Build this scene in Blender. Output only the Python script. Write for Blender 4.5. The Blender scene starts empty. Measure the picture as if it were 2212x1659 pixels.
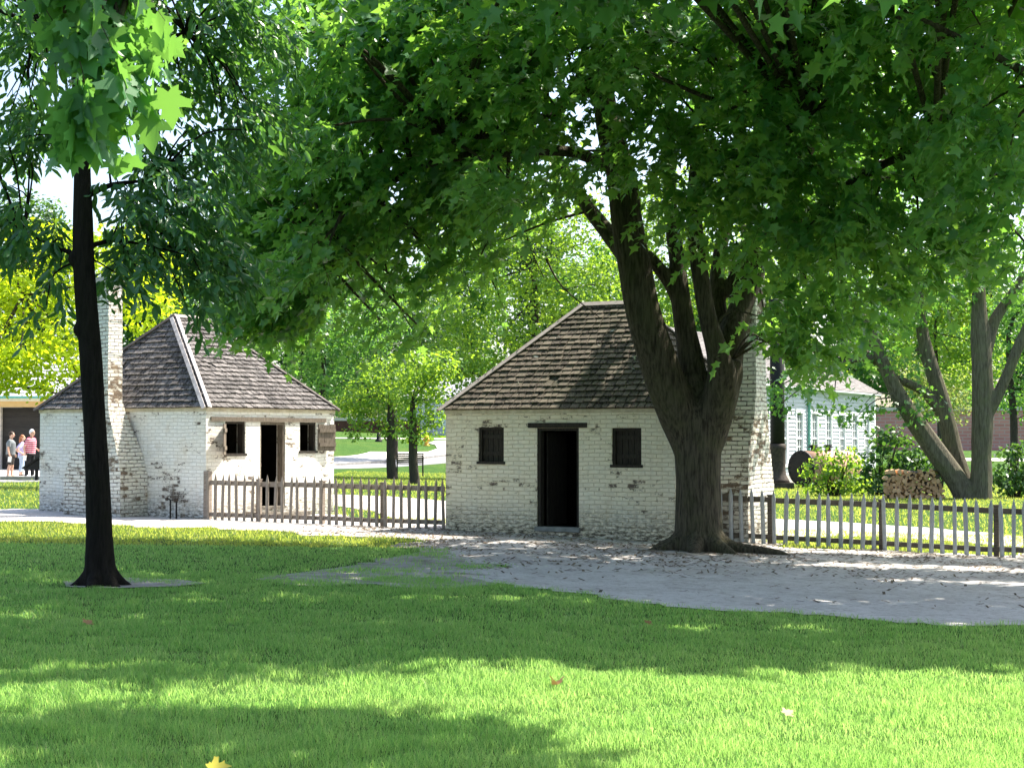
import bpy, math, random
import numpy as np
from mathutils import Vector, Matrix, noise
from mathutils.geometry import delaunay_2d_cdt
R = random.Random(7); NR = np.random.default_rng(11)
S = bpy.context.scene; COL = S.collection
rad = math.radians
# ------------------------------------------------------------------ camera model (2212 x 1659 measuring grid)
F, HZ, CH = 3516.0, 948.0, 1.7
PITCH = math.atan((HZ - 829.5) / F); cP, sP = math.cos(PITCH), math.sin(PITCH)
def sst(t): t = min(1.0, max(0.0, t)); return t * t * (3 - 2 * t)
def terrain(x, y):
    if x < 0: b = -0.012 * max(x, -28)
    else: b = -0.033 * min(x, 9) - 0.0005 * min(x, 9)
    e = -0.25 * sst((y - 40) / 40) * sst((x + 16) / 10)
    r = 2.2 * sst((y - 88) / 57) * (1 - 0.45 * sst((x - 5) / 15))
    return b + e + r
def ray(px, py):
    a = (px - 1106) / F; v = (829.5 - py) / F
    return Vector((a, cP - v * sP, sP + v * cP))
def at(px, py, y):                       # the point seen at a pixel, at depth y
    d = ray(px, py); return Vector((0, 0, CH)) + d * (y / d.y)
def G(px, py, off=0.0):                  # the ground point seen at a pixel
    d = ray(px, py); lo = 4.0
    y = lo
    while y < 400:
        p = Vector((0, 0, CH)) + d * (y / d.y)
        if p.z <= terrain(p.x, p.y) + off: break
        y *= 1.01
    a, b = y / 1.01, y
    for _ in range(30):
        m = (a + b) / 2; p = Vector((0, 0, CH)) + d * (m / d.y)
        if p.z <= terrain(p.x, p.y) + off: b = m
        else: a = m
    p.z = terrain(p.x, p.y) + off
    return p
# ------------------------------------------------------------------ sun
ELEV, AZ = rad(55), math.atan2(0.86, 0.51)
SUN = Vector((math.sin(AZ) * math.cos(ELEV), math.cos(AZ) * math.cos(ELEV), math.sin(ELEV)))
def shade_at(px, py, h):                 # where something at height h must hang to shade that ground spot
    p = G(px, py); return p + SUN * (h / SUN.z)
# ------------------------------------------------------------------ objects and tags
def tag(o, label=None, cat=None, group=None, kind=None):
    if label: o['label'] = label
    if cat: o['category'] = cat
    if group: o['group'] = group
    if kind: o['kind'] = kind
    return o
def thing(name, label, cat, loc=(0, 0, 0), rz=0.0, group=None):
    o = bpy.data.objects.new(name, None); COL.objects.link(o)
    o.location = loc; o.rotation_euler = (0, 0, rz); o.empty_display_size = 0.2
    return tag(o, label, cat, group)
def link(name, me, m=None, parent=None, loc=None):
    o = bpy.data.objects.new(name, me); COL.objects.link(o)
    if m is not None and not me.materials: me.materials.append(m)
    if parent: o.parent = parent
    if loc is not None: o.location = loc
    return o
def copy_tree(o, parent=None):
    c = o.copy(); COL.objects.link(c)
    if parent: c.parent = parent
    for ch in list(o.children): copy_tree(ch, c)
    return c
# ------------------------------------------------------------------ mesh builder
class MB:
    def __init__(s): s.v = []; s.f = []; s.r = []; s.sm = []
    def quad(s, pts, rnd=None, smooth=False):
        b = len(s.v); s.v += [tuple(p) for p in pts]; s.f.append(tuple(range(b, b + len(pts))))
        s.r.append(R.random() if rnd is None else rnd); s.sm.append(smooth); return s
    def hexa(s, p, rnd=None):            # 8 points: bottom 4 ccw, top 4 ccw
        b = len(s.v); s.v += [tuple(q) for q in p]; rnd = R.random() if rnd is None else rnd
        for f in ((3, 2, 1, 0), (4, 5, 6, 7), (0, 1, 5, 4), (1, 2, 6, 5), (2, 3, 7, 6), (3, 0, 4, 7)):
            s.f.append(tuple(b + i for i in f)); s.r.append(rnd); s.sm.append(False)
        return s
    def box(s, c, d, rz=0.0, rnd=None, M=None):
        x, y, z = d[0] / 2, d[1] / 2, d[2] / 2
        P = [Vector(q) for q in ((-x, -y, -z), (x, -y, -z), (x, y, -z), (-x, y, -z), (-x, -y, z), (x, -y, z), (x, y, z), (-x, y, z))]
        if M is None: M = Matrix.Rotation(rz, 4, 'Z')
        return s.hexa([Vector(c) + (M @ q) for q in P], rnd)
    def bb(s, a, b, rnd=None):           # box from corner to corner
        return s.box([(a[i] + b[i]) / 2 for i in range(3)], [abs(b[i] - a[i]) for i in range(3)], rnd=rnd)
    def tube(s, pts, rr, n=8, smooth=True, caps=True, rnd=None, wob=0.0, sub=1):
        pts = [Vector(p) for p in pts]; rr = list(rr)
        if sub > 1: pts, rr = spline(pts, rr, sub)
        rnd = R.random() if rnd is None else rnd
        b0 = len(s.v); prev = None
        for i, p in enumerate(pts):
            t = (pts[min(i + 1, len(pts) - 1)] - pts[max(i - 1, 0)])
            t = t.normalized() if t.length > 1e-9 else Vector((0, 0, 1))
            if prev is None:
                u = t.orthogonal().normalized()
            else:
                u = prev - t * prev.dot(t)
                u = u.normalized() if u.length > 1e-6 else t.orthogonal().normalized()
            prev = u; w = t.cross(u)
            for k in range(n):
                a = 2 * math.pi * k / n
                rk = rr[i] * (1 + (wob * (noise.noise(Vector((p.x * 1.3 + math.cos(a), p.y * 1.3 + math.sin(a), p.z * 1.1)))) if wob else 0))
                s.v.append(tuple(p + (u * math.cos(a) + w * math.sin(a)) * rk))
        for i in range(len(pts) - 1):
            for k in range(n):
                a = b0 + i * n + k; c = b0 + i * n + (k + 1) % n
                s.f.append((a, c, c + n, a + n)); s.r.append(rnd); s.sm.append(smooth)
        if caps:
            s.f.append(tuple(b0 + k for k in range(n))[::-1]); s.r.append(rnd); s.sm.append(False)
            e = b0 + (len(pts) - 1) * n
            s.f.append(tuple(e + k for k in range(n))); s.r.append(rnd); s.sm.append(False)
        return s
    def ball(s, c, r, nu=12, nv=8, rnd=None):
        if not hasattr(r, '__len__'): r = (r, r, r)
        b = len(s.v); rnd = R.random() if rnd is None else rnd
        s.v.append((c[0], c[1], c[2] - r[2]))
        for j in range(1, nv):
            a = -math.pi / 2 + math.pi * j / nv
            for k in range(nu):
                t = 2 * math.pi * k / nu
                s.v.append((c[0] + r[0] * math.cos(a) * math.cos(t), c[1] + r[1] * math.cos(a) * math.sin(t), c[2] + r[2] * math.sin(a)))
        s.v.append((c[0], c[1], c[2] + r[2])); e = len(s.v) - 1
        for k in range(nu):
            s.f.append((b, b + 1 + (k + 1) % nu, b + 1 + k)); s.r.append(rnd); s.sm.append(True)
            for j in range(nv - 2):
                q = b + 1 + j * nu
                s.f.append((q + k, q + (k + 1) % nu, q + nu + (k + 1) % nu, q + nu + k)); s.r.append(rnd); s.sm.append(True)
            q = b + 1 + (nv - 2) * nu
            s.f.append((q + k, q + (k + 1) % nu, e)); s.r.append(rnd); s.sm.append(True)
        return s
    def lathe(s, c, prof, n=16, rnd=None, smooth=True):   # prof: (r, z) from the bottom
        return s.tube([(c[0], c[1], c[2] + z + i * 1e-5) for i, (r, z) in enumerate(prof)], [r for r, z in prof], n, smooth, True, rnd)
    def mesh(s, name):
        me = bpy.data.meshes.new(name); me.from_pydata(s.v, [], s.f)
        me.polygons.foreach_set('use_smooth', s.sm)
        at_ = me.attributes.new('rnd', 'FLOAT', 'FACE'); at_.data.foreach_set('value', s.r)
        uv = me.uv_layers.new(name='UVMap'); co = np.array(s.v, dtype=np.float64).reshape(-1, 3)
        out = np.zeros((len(me.loops), 2), np.float32)
        nrm = np.zeros(len(me.polygons) * 3, np.float32); me.polygons.foreach_get('normal', nrm); nrm = nrm.reshape(-1, 3)
        li = 0
        for fi, f in enumerate(s.f):
            n = nrm[fi]; c = co[list(f)]
            if abs(n[2]) > 0.75: out[li:li + len(f)] = c[:, :2]
            else:
                h = np.array((-n[1], n[0])); L = np.hypot(*h); h = h / (L if L else 1)
                out[li:li + len(f), 0] = c[:, 0] * h[0] + c[:, 1] * h[1]; out[li:li + len(f), 1] = c[:, 2]
            li += len(f)
        uv.data.foreach_set('uv', out.ravel())
        return me
    def build(s, name, m, parent=None, loc=None): return link(name, s.mesh(name), m, parent, loc)
def spline(pts, rr, sub):
    P = []; Q = []; n = len(pts)
    for i in range(n - 1):
        p0, p1, p2, p3 = pts[max(i - 1, 0)], pts[i], pts[i + 1], pts[min(i + 2, n - 1)]
        for k in range(sub):
            t = k / sub
            P.append(0.5 * ((2 * p1) + (p2 - p0) * t + (2 * p0 - 5 * p1 + 4 * p2 - p3) * t * t + (3 * p1 - p0 - 3 * p2 + p3) * t ** 3))
            Q.append(rr[i] * (1 - t) + rr[i + 1] * t)
    P.append(pts[-1]); Q.append(rr[-1]); return P, Q
def np_mesh(name, V, nper, F_list, rnd):
    """V (n,k,3) vertices of n like pieces; F_list faces over the k vertices; rnd (n,)"""
    n, k, _ = V.shape
    me = bpy.data.meshes.new(name)
    loops = np.concatenate([np.array(f) for f in F_list]); sizes = np.array([len(f) for f in F_list])
    allL = (loops[None, :] + (np.arange(n) * k)[:, None]).ravel().astype(np.int32)
    tot = np.tile(sizes, n); start = np.concatenate([[0], np.cumsum(tot)[:-1]]).astype(np.int32)
    me.vertices.add(n * k); me.vertices.foreach_set('co', V.astype(np.float32).ravel())
    me.loops.add(len(allL)); me.loops.foreach_set('vertex_index', allL)
    me.polygons.add(len(tot)); me.polygons.foreach_set('loop_start', start)
    try: me.polygons.foreach_set('loop_total', tot.astype(np.int32))
    except Exception: pass
    a = me.attributes.new('rnd', 'FLOAT', 'FACE'); a.data.foreach_set('value', np.repeat(rnd, len(F_list)).astype(np.float32))
    me.update(calc_edges=True); return me
# leaf outlines: (x, y) right half from base to tip; two faces folded on the midrib
MAPLE = [(0, .02), (.14, -.10), (.36, -.16), (.33, .0), (.46, .06), (.34, .14), (.56, .26), (.76, .32), (.66, .42), (.68, .55), (.44, .50), (.27, .50), (.31, .66), (.42, .80), (.22, .78), (.13, .92), (0, 1.14)]
MAPLE_S = [(0, 0), (.38, -.03), (.28, .18), (.6, .45), (.2, .54), (0, 1.05)]
LONG = [(0, 0), (.13, .18), (.19, .48), (.13, .78), (0, 1.0)]
OVAL = [(0, 0), (.30, .28), (.28, .66), (0, 1.0)]
def leaf_mesh(name, C, T, N, size, half, rnd, fold=0.12):
    """C base points, T leaf axis, N face normal, all (n,3)"""
    T = T / (np.linalg.norm(T, axis=1, keepdims=True) + 1e-9)
    B = np.cross(T, N); B /= (np.linalg.norm(B, axis=1, keepdims=True) + 1e-9); N = np.cross(B, T)
    k = len(half); tpl = []
    for x, y in half: tpl.append((x, y, abs(x) * fold - 0.10 * y * y))
    for x, y in half[1:-1][::-1]: tpl.append((-x, y, abs(x) * fold - 0.10 * y * y))
    tpl = np.array(tpl)
    cu = NR.uniform(-1.0, 3.2, len(C))[:, None, None]
    V = C[:, None, :] + size[:, None, None] * (tpl[None, :, 0:1] * B[:, None, :] + tpl[None, :, 1:2] * T[:, None, :] + tpl[None, :, 2:3] * cu * N[:, None, :])
    f1 = list(range(k)); f2 = [0] + list(range(k - 1, len(tpl)))
    return np_mesh(name, V, len(tpl), [f1, f2], rnd)
def unit(n): v = NR.normal(size=(n, 3)); return v / np.linalg.norm(v, axis=1, keepdims=True)
# ------------------------------------------------------------------ materials
def newmat(name):
    m = bpy.data.materials.new(name); m.use_nodes = True; nt = m.node_tree
    b = nt.nodes['Principled BSDF']
    def N(t, **k):
        n = nt.nodes.new('ShaderNode' + t)
        for a, v in k.items():
            if a == 'inp':
                for q, w in v.items(): n.inputs[q].default_value = w
            else: setattr(n, a, v)
        return n
    L = nt.links.new
    return m, nt, N, L, b
def rgb(c): return (c[0], c[1], c[2], 1.0)
def ramp(N, L, src, stops):
    r = N('ValToRGB'); e = r.color_ramp.elements
    while len(e) > 1: e.remove(e[-1])
    e[0].position = stops[0][0]; e[0].color = rgb(stops[0][1])
    for p, c in stops[1:]: q = e.new(p); q.color = rgb(c)
    L(src, r.inputs[0]); return r.outputs[0]
def mixc(N, L, fac, a, b, mode='MIX'):
    m = N('Mix', data_type='RGBA', blend_type=mode)
    for s, v in ((m.inputs[0], fac), (m.inputs[6], a), (m.inputs[7], b)):
        if isinstance(v, (int, float)): s.default_value = v
        elif isinstance(v, (tuple, list)): s.default_value = rgb(v)
        else: L(v, s)
    return m.outputs[2]
def mth(N, L, op, a, b=0.0, clamp=False):
    m = N('Math', operation=op, use_clamp=clamp)
    for s, v in ((m.inputs[0], a), (m.inputs[1], b)):
        if isinstance(v, (int, float)): s.default_value = v
        else: L(v, s)
    return m.outputs[0]
def nz(N, L, vec, scale, detail=4, rough=.55, dim=None):
    n = N('TexNoise', inp={'Scale': scale, 'Detail': detail, 'Roughness': rough})
    if vec is not None: L(vec, n.inputs['Vector'])
    return n.outputs['Fac']
def mapv(N, L, vec, scale, rot=(0, 0, 0)):
    m = N('Mapping'); m.inputs['Scale'].default_value = scale; m.inputs['Rotation'].default_value = rot; L(vec, m.inputs['Vector']); return m.outputs[0]
def bump(N, L, b, h, strength=.3, dist=.02):
    n = N('Bump', inp={'Strength': strength, 'Distance': dist}); L(h, n.inputs['Height']); L(n.outputs[0], b.inputs['Normal']); return n
def simple(name, c1, c2, scale=6, rough=.7, bs=.25, bd=.01, detail=5, stretch=(1, 1, 1), rnd=0.0, spec=.3, metal=0.0):
    m, nt, N, L, b = newmat(name)
    tc = N('TexCoord').outputs['Object']; v = mapv(N, L, tc, stretch)
    f = nz(N, L, v, scale, detail)
    f = ramp(N, L, f, [(.3, (0, 0, 0)), (.7, (1, 1, 1))])
    if rnd:
        a = N('Attribute', attribute_name='rnd').outputs['Fac']
        f = mixc(N, L, rnd, f, a)
    L(mixc(N, L, f, c1, c2), b.inputs['Base Color'])
    b.inputs['Roughness'].default_value = rough; b.inputs['Specular IOR Level'].default_value = spec; b.inputs['Metallic'].default_value = metal
    if bs: bump(N, L, b, nz(N, L, v, scale * 3, 5), bs, bd)
    return m
def leafmat(name, c1, c2, t1, t2, tr=.4, rough=.42, spec=.4, scale=.35, straw=0.0):
    m, nt, N, L, b = newmat(name)
    a = N('Attribute', attribute_name='rnd').outputs['Fac']
    tc = N('TexCoord').outputs['Object']
    f = mth(N, L, 'ADD', mth(N, L, 'MULTIPLY', a, .6 if not straw else .45), mth(N, L, 'MULTIPLY', nz(N, L, tc, scale, 2 if not straw else 5), .45 if not straw else .7), True)
    if straw: f = mth(N, L, 'SUBTRACT', f, .12, True)
    cc = mixc(N, L, f, c1, c2)
    if straw: cc = mixc(N, L, mth(N, L, 'GREATER_THAN', a, 1 - straw), cc, (.40, .36, .20))
    L(cc, b.inputs['Base Color'])
    b.inputs['Roughness'].default_value = rough; b.inputs['Specular IOR Level'].default_value = spec
    t = N('BsdfTranslucent'); L(mixc(N, L, f, t1, t2), t.inputs['Color'])
    mx = N('MixShader', inp={0: tr}); L(b.outputs[0], mx.inputs[1]); L(t.outputs[0], mx.inputs[2])
    L(mx.outputs[0], nt.nodes['Material Output'].inputs['Surface']); return m
def brickmat(name, white, bare, mortar, wear=.5, bw=.215, bh=.075, msz=.008, mort_vis=.5, dirt=.3, seed=0.0):
    m, nt, N, L, b = newmat(name)
    uv = N('UVMap').outputs[0]
    sh = N('VectorMath', operation='ADD'); L(uv, sh.inputs[0]); sh.inputs[1].default_value = (seed, 0, 0); uv0 = sh.outputs[0]
    # courses wander a little
    w = N('TexNoise', inp={'Scale': 1.4, 'Detail': 2}); L(uv0, w.inputs['Vector'])
    wv = N('VectorMath', operation='SCALE'); L(w.outputs['Color'], wv.inputs[0]); wv.inputs['Scale'].default_value = .08
    ad = N('VectorMath', operation='ADD'); L(uv0, ad.inputs[0]); L(wv.outputs[0], ad.inputs[1])
    w2 = N('TexNoise', inp={'Scale': 16.0, 'Detail': 2}); L(uv0, w2.inputs['Vector'])
    wv2 = N('VectorMath', operation='SCALE'); L(w2.outputs['Color'], wv2.inputs[0]); wv2.inputs['Scale'].default_value = .018
    ad2 = N('VectorMath', operation='ADD'); L(ad.outputs[0], ad2.inputs[0]); L(wv2.outputs[0], ad2.inputs[1])
    br = N('TexBrick', inp={'Scale': 1.0, 'Mortar Size': msz, 'Mortar Smooth': .35, 'Bias': 0.0, 'Brick Width': bw, 'Row Height': bh})
    br.inputs['Color1'].default_value = (0, 0, 0, 1); br.inputs['Color2'].default_value = (1, 1, 1, 1); br.inputs['Mortar'].default_value = (.5, .5, .5, 1)
    L(ad2.outputs[0], br.inputs['Vector'])
    per = br.outputs['Color']; mfac = br.outputs['Fac']
    big = nz(N, L, uv0, .9, 5, .65); mid = nz(N, L, mapv(N, L, uv0, (1, 2.0, 1)), 7, 5, .65); fine = nz(N, L, mapv(N, L, uv0, (1, 1.6, 1)), 38, 4, .7)
    # exposed brick: large patches, whole bricks, ragged flakes
    e = mth(N, L, 'ADD', mth(N, L, 'MULTIPLY', big, .90), mth(N, L, 'MULTIPLY', per, .22))
    e = mth(N, L, 'ADD', e, mth(N, L, 'MULTIPLY', mid, .45)); e = mth(N, L, 'ADD', e, mth(N, L, 'MULTIPLY', fine, .28))
    th = 1.15 - wear * .24
    exp = N('MapRange', inp={1: th, 2: th + .055}); L(e, exp.inputs[0]); exp = exp.outputs[0]
    tint = ramp(N, L, mid, [(.3, [c * .80 for c in white]), (.55, white), (.8, [min(1, c * 1.06) for c in white])])
    tint = mixc(N, L, mth(N, L, 'MULTIPLY', per, .18), tint, (white[0] * .86, white[1] * .78, white[2] * .66))
    cream = ramp(N, L, big, [(.42, (0, 0, 0)), (.62, (1, 1, 1))])
    tint = mixc(N, L, mth(N, L, 'MULTIPLY', cream, .30), tint, (white[0] * .95, white[1] * .83, white[2] * .62))
    barec = mixc(N, L, per, bare, [c * .45 for c in bare])
    barec = mixc(N, L, fine, barec, [min(1, c * 1.8) for c in bare])
    # joints: mortar shows where the wash has gone
    jm = N('MapRange', inp={1: .40, 2: .60}); L(mid, jm.inputs[0])
    jj = mth(N, L, 'MULTIPLY', mfac, mth(N, L, 'MULTIPLY', mth(N, L, 'ADD', mth(N, L, 'MULTIPLY', jm.outputs[0], .75), .25), mort_vis))
    c = mixc(N, L, jj, tint, mortar)
    c = mixc(N, L, exp, c, barec)
    # damp mould along the foot of the wall, broken by noise
    sx = N('SeparateXYZ'); L(uv, sx.inputs[0])
    dd = N('MapRange', inp={1: .62, 2: 0.0}); L(sx.outputs[1], dd.inputs[0])
    dn = N('MapRange', inp={1: .38, 2: .62}); L(nz(N, L, mapv(N, L, uv0, (1, 2.5, 1)), 9, 5, .7), dn.inputs[0])
    dm = mth(N, L, 'MULTIPLY', mth(N, L, 'MULTIPLY', dd.outputs[0], dn.outputs[0]), dirt * 2.2, True)
    c = mixc(N, L, dm, c, (.09, .075, .05))
    rs = N('MapRange', inp={1: .55, 2: .70}); L(nz(N, L, mapv(N, L, uv0, (1.6, .5, 1)), 2.4, 5, .65), rs.inputs[0])
    c = mixc(N, L, mth(N, L, 'MULTIPLY', rs.outputs[0], .28), c, (.50, .36, .20))
    gs = N('MapRange', inp={1: .54, 2: .72}); L(nz(N, L, mapv(N, L, uv0, (1.1, .8, 1)), 3.7, 6, .75), gs.inputs[0])
    c = mixc(N, L, mth(N, L, 'MULTIPLY', gs.outputs[0], .18), c, (.34, .33, .30))
    sp = N('MapRange', inp={1: .66, 2: .74}); L(nz(N, L, uv0, 26, 3, .7), sp.inputs[0])
    c = mixc(N, L, mth(N, L, 'MULTIPLY', sp.outputs[0], .55), c, (.16, .15, .13))
    L(c, b.inputs['Base Color']); b.inputs['Roughness'].default_value = .9; b.inputs['Specular IOR Level'].default_value = .15
    h = mth(N, L, 'ADD', mth(N, L, 'MULTIPLY', mfac, -.8), mth(N, L, 'MULTIPLY', mid, .5)); h = mth(N, L, 'ADD', h, mth(N, L, 'MULTIPLY', fine, .25))
    h = mth(N, L, 'ADD', h, mth(N, L, 'MULTIPLY', exp, -.5))
    bump(N, L, b, h, .75, .018); return m
def shinglemat(name, c1, c2, c3, moss=0.0):
    m, nt, N, L, b = newmat(name)
    a = N('Attribute', attribute_name='rnd').outputs['Fac']; tc = N('TexCoord').outputs['Object']
    g = nz(N, L, mapv(N, L, tc, (30, 30, 4)), 1.0, 5, .65); big = nz(N, L, tc, 1.3, 4, .6); fn = nz(N, L, tc, 34, 3, .7)
    c = mixc(N, L, a, c1, c2)
    k = N('MapRange', inp={1: .45, 2: .75}); L(g, k.inputs[0]); c = mixc(N, L, mth(N, L, 'MULTIPLY', k.outputs[0], .8), c, c3)
    k2 = N('MapRange', inp={1: .5, 2: .7}); L(big, k2.inputs[0]); c = mixc(N, L, mth(N, L, 'MULTIPLY', k2.outputs[0], .45), c, [x * .5 for x in c1])
    if moss:
        k3 = N('MapRange', inp={1: .52, 2: .66}); L(mth(N, L, 'ADD', mth(N, L, 'MULTIPLY', fn, .5), mth(N, L, 'MULTIPLY', big, .5)), k3.inputs[0]); c = mixc(N, L, mth(N, L, 'MULTIPLY', k3.outputs[0], moss), c, (.10, .105, .05))
    L(c, b.inputs['Base Color']); b.inputs['Roughness'].default_value = .85; b.inputs['Specular IOR Level'].default_value = .2
    bump(N, L, b, mth(N, L, 'ADD', g, fn), .5, .008); return m
def barkmat(name, c1, c2, sc=1.0, furrow=.6):
    m, nt, N, L, b = newmat(name); tc = N('TexCoord').outputs['Object']
    v = mapv(N, L, tc, (9 * sc, 9 * sc, 1.1 * sc)); f = nz(N, L, v, 3.0, 6, .65); g = nz(N, L, tc, 2.2, 4, .6); h = nz(N, L, tc, 40, 3, .7)
    fr = ramp(N, L, f, [(.36, (0, 0, 0)), (.60, (1, 1, 1))])
    c = mixc(N, L, fr, c1, c2); k = N('MapRange', inp={1: .45, 2: .7}); L(g, k.inputs[0])
    c = mixc(N, L, mth(N, L, 'MULTIPLY', k.outputs[0], .45), c, (c2[0] * .8, c2[1] * 1.0, c2[2] * .6))
    L(c, b.inputs['Base Color']); b.inputs['Roughness'].default_value = .9; b.inputs['Specular IOR Level'].default_value = .15
    bump(N, L, b, mth(N, L, 'ADD', f, mth(N, L, 'MULTIPLY', h, .3)), furrow, .05); return m

M = {}
M['wall_left'] = brickmat('whitewashed_brick_worn', (.86, .84, .79), (.12, .095, .078), (.34, .29, .23), wear=.50, mort_vis=.55, dirt=.5)
M['wall_right'] = brickmat('whitewashed_brick', (.87, .79, .64), (.13, .10, .08), (.46, .35, .20), wear=.50, mort_vis=.75, dirt=.55, seed=3.7)
M['chim'] = brickmat('whitewashed_chimney_brick', (.80, .78, .72), (.15, .11, .08), (.13, .10, .075), wear=.62, bw=.22, bh=.078, msz=.013, mort_vis=1.0, dirt=.4, seed=8.3)
M['shingle_left'] = shinglemat('weathered_shingle', (.030, .025, .023), (.145, .128, .120), (.32, .305, .295))
M['shingle_right'] = shinglemat('mossy_shingle', (.030, .024, .018), (.130, .108, .080), (.26, .22, .17), moss=.5)
M['board'] = simple('weathered_board', (.20, .17, .15), (.42, .38, .35), 5, .85, .4, .006, stretch=(2, 2, 10), rnd=.3)
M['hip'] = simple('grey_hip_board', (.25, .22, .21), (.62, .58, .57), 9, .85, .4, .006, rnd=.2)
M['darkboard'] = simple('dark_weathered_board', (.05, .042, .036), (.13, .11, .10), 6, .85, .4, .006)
M['fascia'] = simple('cream_painted_board', (.45, .37, .25), (.66, .58, .44), 9, .8, .3, .004)
M['darkwood'] = simple('dark_old_wood', (.014, .011, .009), (.050, .040, .030), 8, .85, .5, .006, stretch=(6, 6, 1))
M['midwood'] = simple('grey_brown_old_wood', (.07, .055, .04), (.21, .17, .13), 8, .85, .5, .006, stretch=(6, 6, 1))
M['sillwood'] = simple('grey_threshold_wood', (.16, .16, .15), (.27, .27, .25), 10, .8, .3, .004)
M['stone'] = simple('dark_step_stone', (.07, .06, .05), (.26, .23, .19), 5, .9, .6, .03)
M['inner_dark'] = simple('darkened_inner_wall', (.018, .014, .011), (.040, .032, .025), 4, .95, .3, .01)  # near-black inner walls: the gloom of the rooms is put into the colour
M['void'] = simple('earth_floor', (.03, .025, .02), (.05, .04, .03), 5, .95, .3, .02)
M['picket'] = simple('weathered_picket', (.17, .14, .115), (.31, .265, .225), 7, .8, .45, .005, stretch=(7, 7, 1))
M['picket_grey'] = simple('grey_painted_picket', (.29, .295, .305), (.43, .44, .455), 7, .75, .35, .004, stretch=(7, 7, 1.2))
M['rail'] = simple('fence_rail_wood', (.15, .12, .095), (.30, .25, .21), 7, .8, .4, .005, stretch=(1, 1, 8))
M['darkrail'] = simple('dark_rail_wood', (.07, .058, .045), (.15, .125, .10), 7, .8, .4, .005, stretch=(1, 1, 8))
M['iron'] = simple('black_iron', (.008, .008, .008), (.020, .018, .016), 12, .6, .3, .003, spec=.25)
M['rustiron'] = simple('old_iron', (.03, .022, .016), (.085, .062, .045), 9, .75, .4, .006)
M['tantop'] = simple('faded_red_paint', (.42, .22, .14), (.60, .36, .24), 6, .6, .3, .004)
M['bark'] = barkmat('maple_bark', (.026, .021, .014), (.105, .088, .060), 1.0, 1.0)
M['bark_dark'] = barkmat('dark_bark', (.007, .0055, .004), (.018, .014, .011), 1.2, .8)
M['bark_grey'] = barkmat('grey_bark', (.07, .06, .042), (.16, .14, .10), .8, .6)
M['bark_far'] = simple('far_bark', (.03, .024, .017), (.06, .05, .036), 5, .9, .4, .02, stretch=(4, 4, 1))
M['maple'] = leafmat('maple_leaf', (.038, .165, .064), (.086, .225, .072), (.21, .53, .06), (.44, .74, .08), .44, .34, .6)
M['maple_near'] = leafmat('near_maple_leaf', (.045, .155, .055), (.080, .21, .070), (.19, .47, .06), (.30, .60, .09), .42, .45, .35)
M['oak'] = leafmat('long_leaf', (.034, .115, .060), (.060, .155, .070), (.14, .38, .05), (.25, .50, .06), .34, .32, .6)
M['locust'] = leafmat('yellow_green_leaf', (.18, .27, .012), (.29, .38, .018), (.55, .76, .02), (.80, .88, .03), .58, .5, .25)
M['bright'] = leafmat('bright_leaf', (.055, .145, .028), (.115, .215, .034), (.28, .54, .035), (.52, .70, .05), .46, .45, .35)
M['mid'] = leafmat('mid_green_leaf', (.045, .135, .042), (.075, .18, .048), (.18, .46, .05), (.32, .58, .06), .42, .42, .4)
M['deep'] = leafmat('deep_green_leaf', (.025, .075, .030), (.048, .115, .030), (.11, .28, .03), (.20, .36, .04), .35, .40, .4)
M['pale'] = leafmat('pale_leaf', (.12, .17, .06), (.20, .25, .09), (.38, .50, .10), (.54, .60, .15), .45, .5, .3)
M['grass'] = leafmat('grass_blade', (.022, .122, .030), (.082, .245, .062), (.26, .62, .085), (.72, .93, .28), .60, .45, .3, scale=.9, straw=.10)
M['grass_far'] = leafmat('sun_tinted_grass', (.13, .21, .03), (.25, .29, .06), (.42, .58, .05), (.72, .68, .14), .55, .5, .3, scale=.9, straw=.14)  # paler, yellower than the near grass: sunshine put into the blade colour
M['litter'] = simple('leaf_litter', (.05, .036, .024), (.20, .145, .09), 3, .9, 0, rnd=.8)
M['yleaf'] = leafmat('yellow_fallen_leaf', (.55, .48, .05), (.65, .55, .08), (.6, .5, .05), (.7, .6, .05), .3)
M['bleaf'] = leafmat('brown_fallen_leaf', (.22, .12, .05), (.36, .20, .09), (.3, .18, .05), (.4, .25, .08), .2)
M['wleaf'] = leafmat('bleached_leaf', (.55, .53, .48), (.7, .68, .62), (.5, .48, .4), (.5, .48, .4), .2)
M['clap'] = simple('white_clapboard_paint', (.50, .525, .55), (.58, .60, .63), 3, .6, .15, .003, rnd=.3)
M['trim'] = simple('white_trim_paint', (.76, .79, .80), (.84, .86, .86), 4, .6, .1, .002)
M['copper'] = simple('green_copper', (.10, .34, .27), (.20, .46, .37), 8, .6, .2, .003)
M['fargrey'] = shinglemat('grey_brown_shingle', (.17, .155, .15), (.25, .23, .225), (.34, .32, .31))
M['paleroof'] = shinglemat('pale_wood_shingle', (.42, .41, .43), (.55, .54, .56), (.66, .65, .67))
M['darkplank'] = simple('dark_plank', (.026, .024, .022), (.055, .050, .045), 3, .8, .3, .01, stretch=(1, 1, 6), rnd=.4)
M['tan'] = simple('tan_fascia', (.52, .33, .12), (.60, .40, .17), 4, .7, .1, .003)
M['cream'] = simple('cream_fascia', (.60, .52, .38), (.70, .62, .46), 4, .7, .1, .003)
M['brown'] = simple('brown_brick', (.085, .035, .025), (.13, .055, .04), 2, .9, .2, .01)
M['coping'] = simple('pale_coping', (.50, .44, .38), (.62, .56, .50), 4, .9, .2, .01)
M['farwhite'] = simple('white_board_siding', (.66, .70, .76), (.80, .83, .86), 2, .7, .1, .004)
M['hydrant'] = simple('orange_yellow_paint', (.72, .34, .02), (.82, .44, .03), 6, .45, .1, .002, spec=.5)
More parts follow.
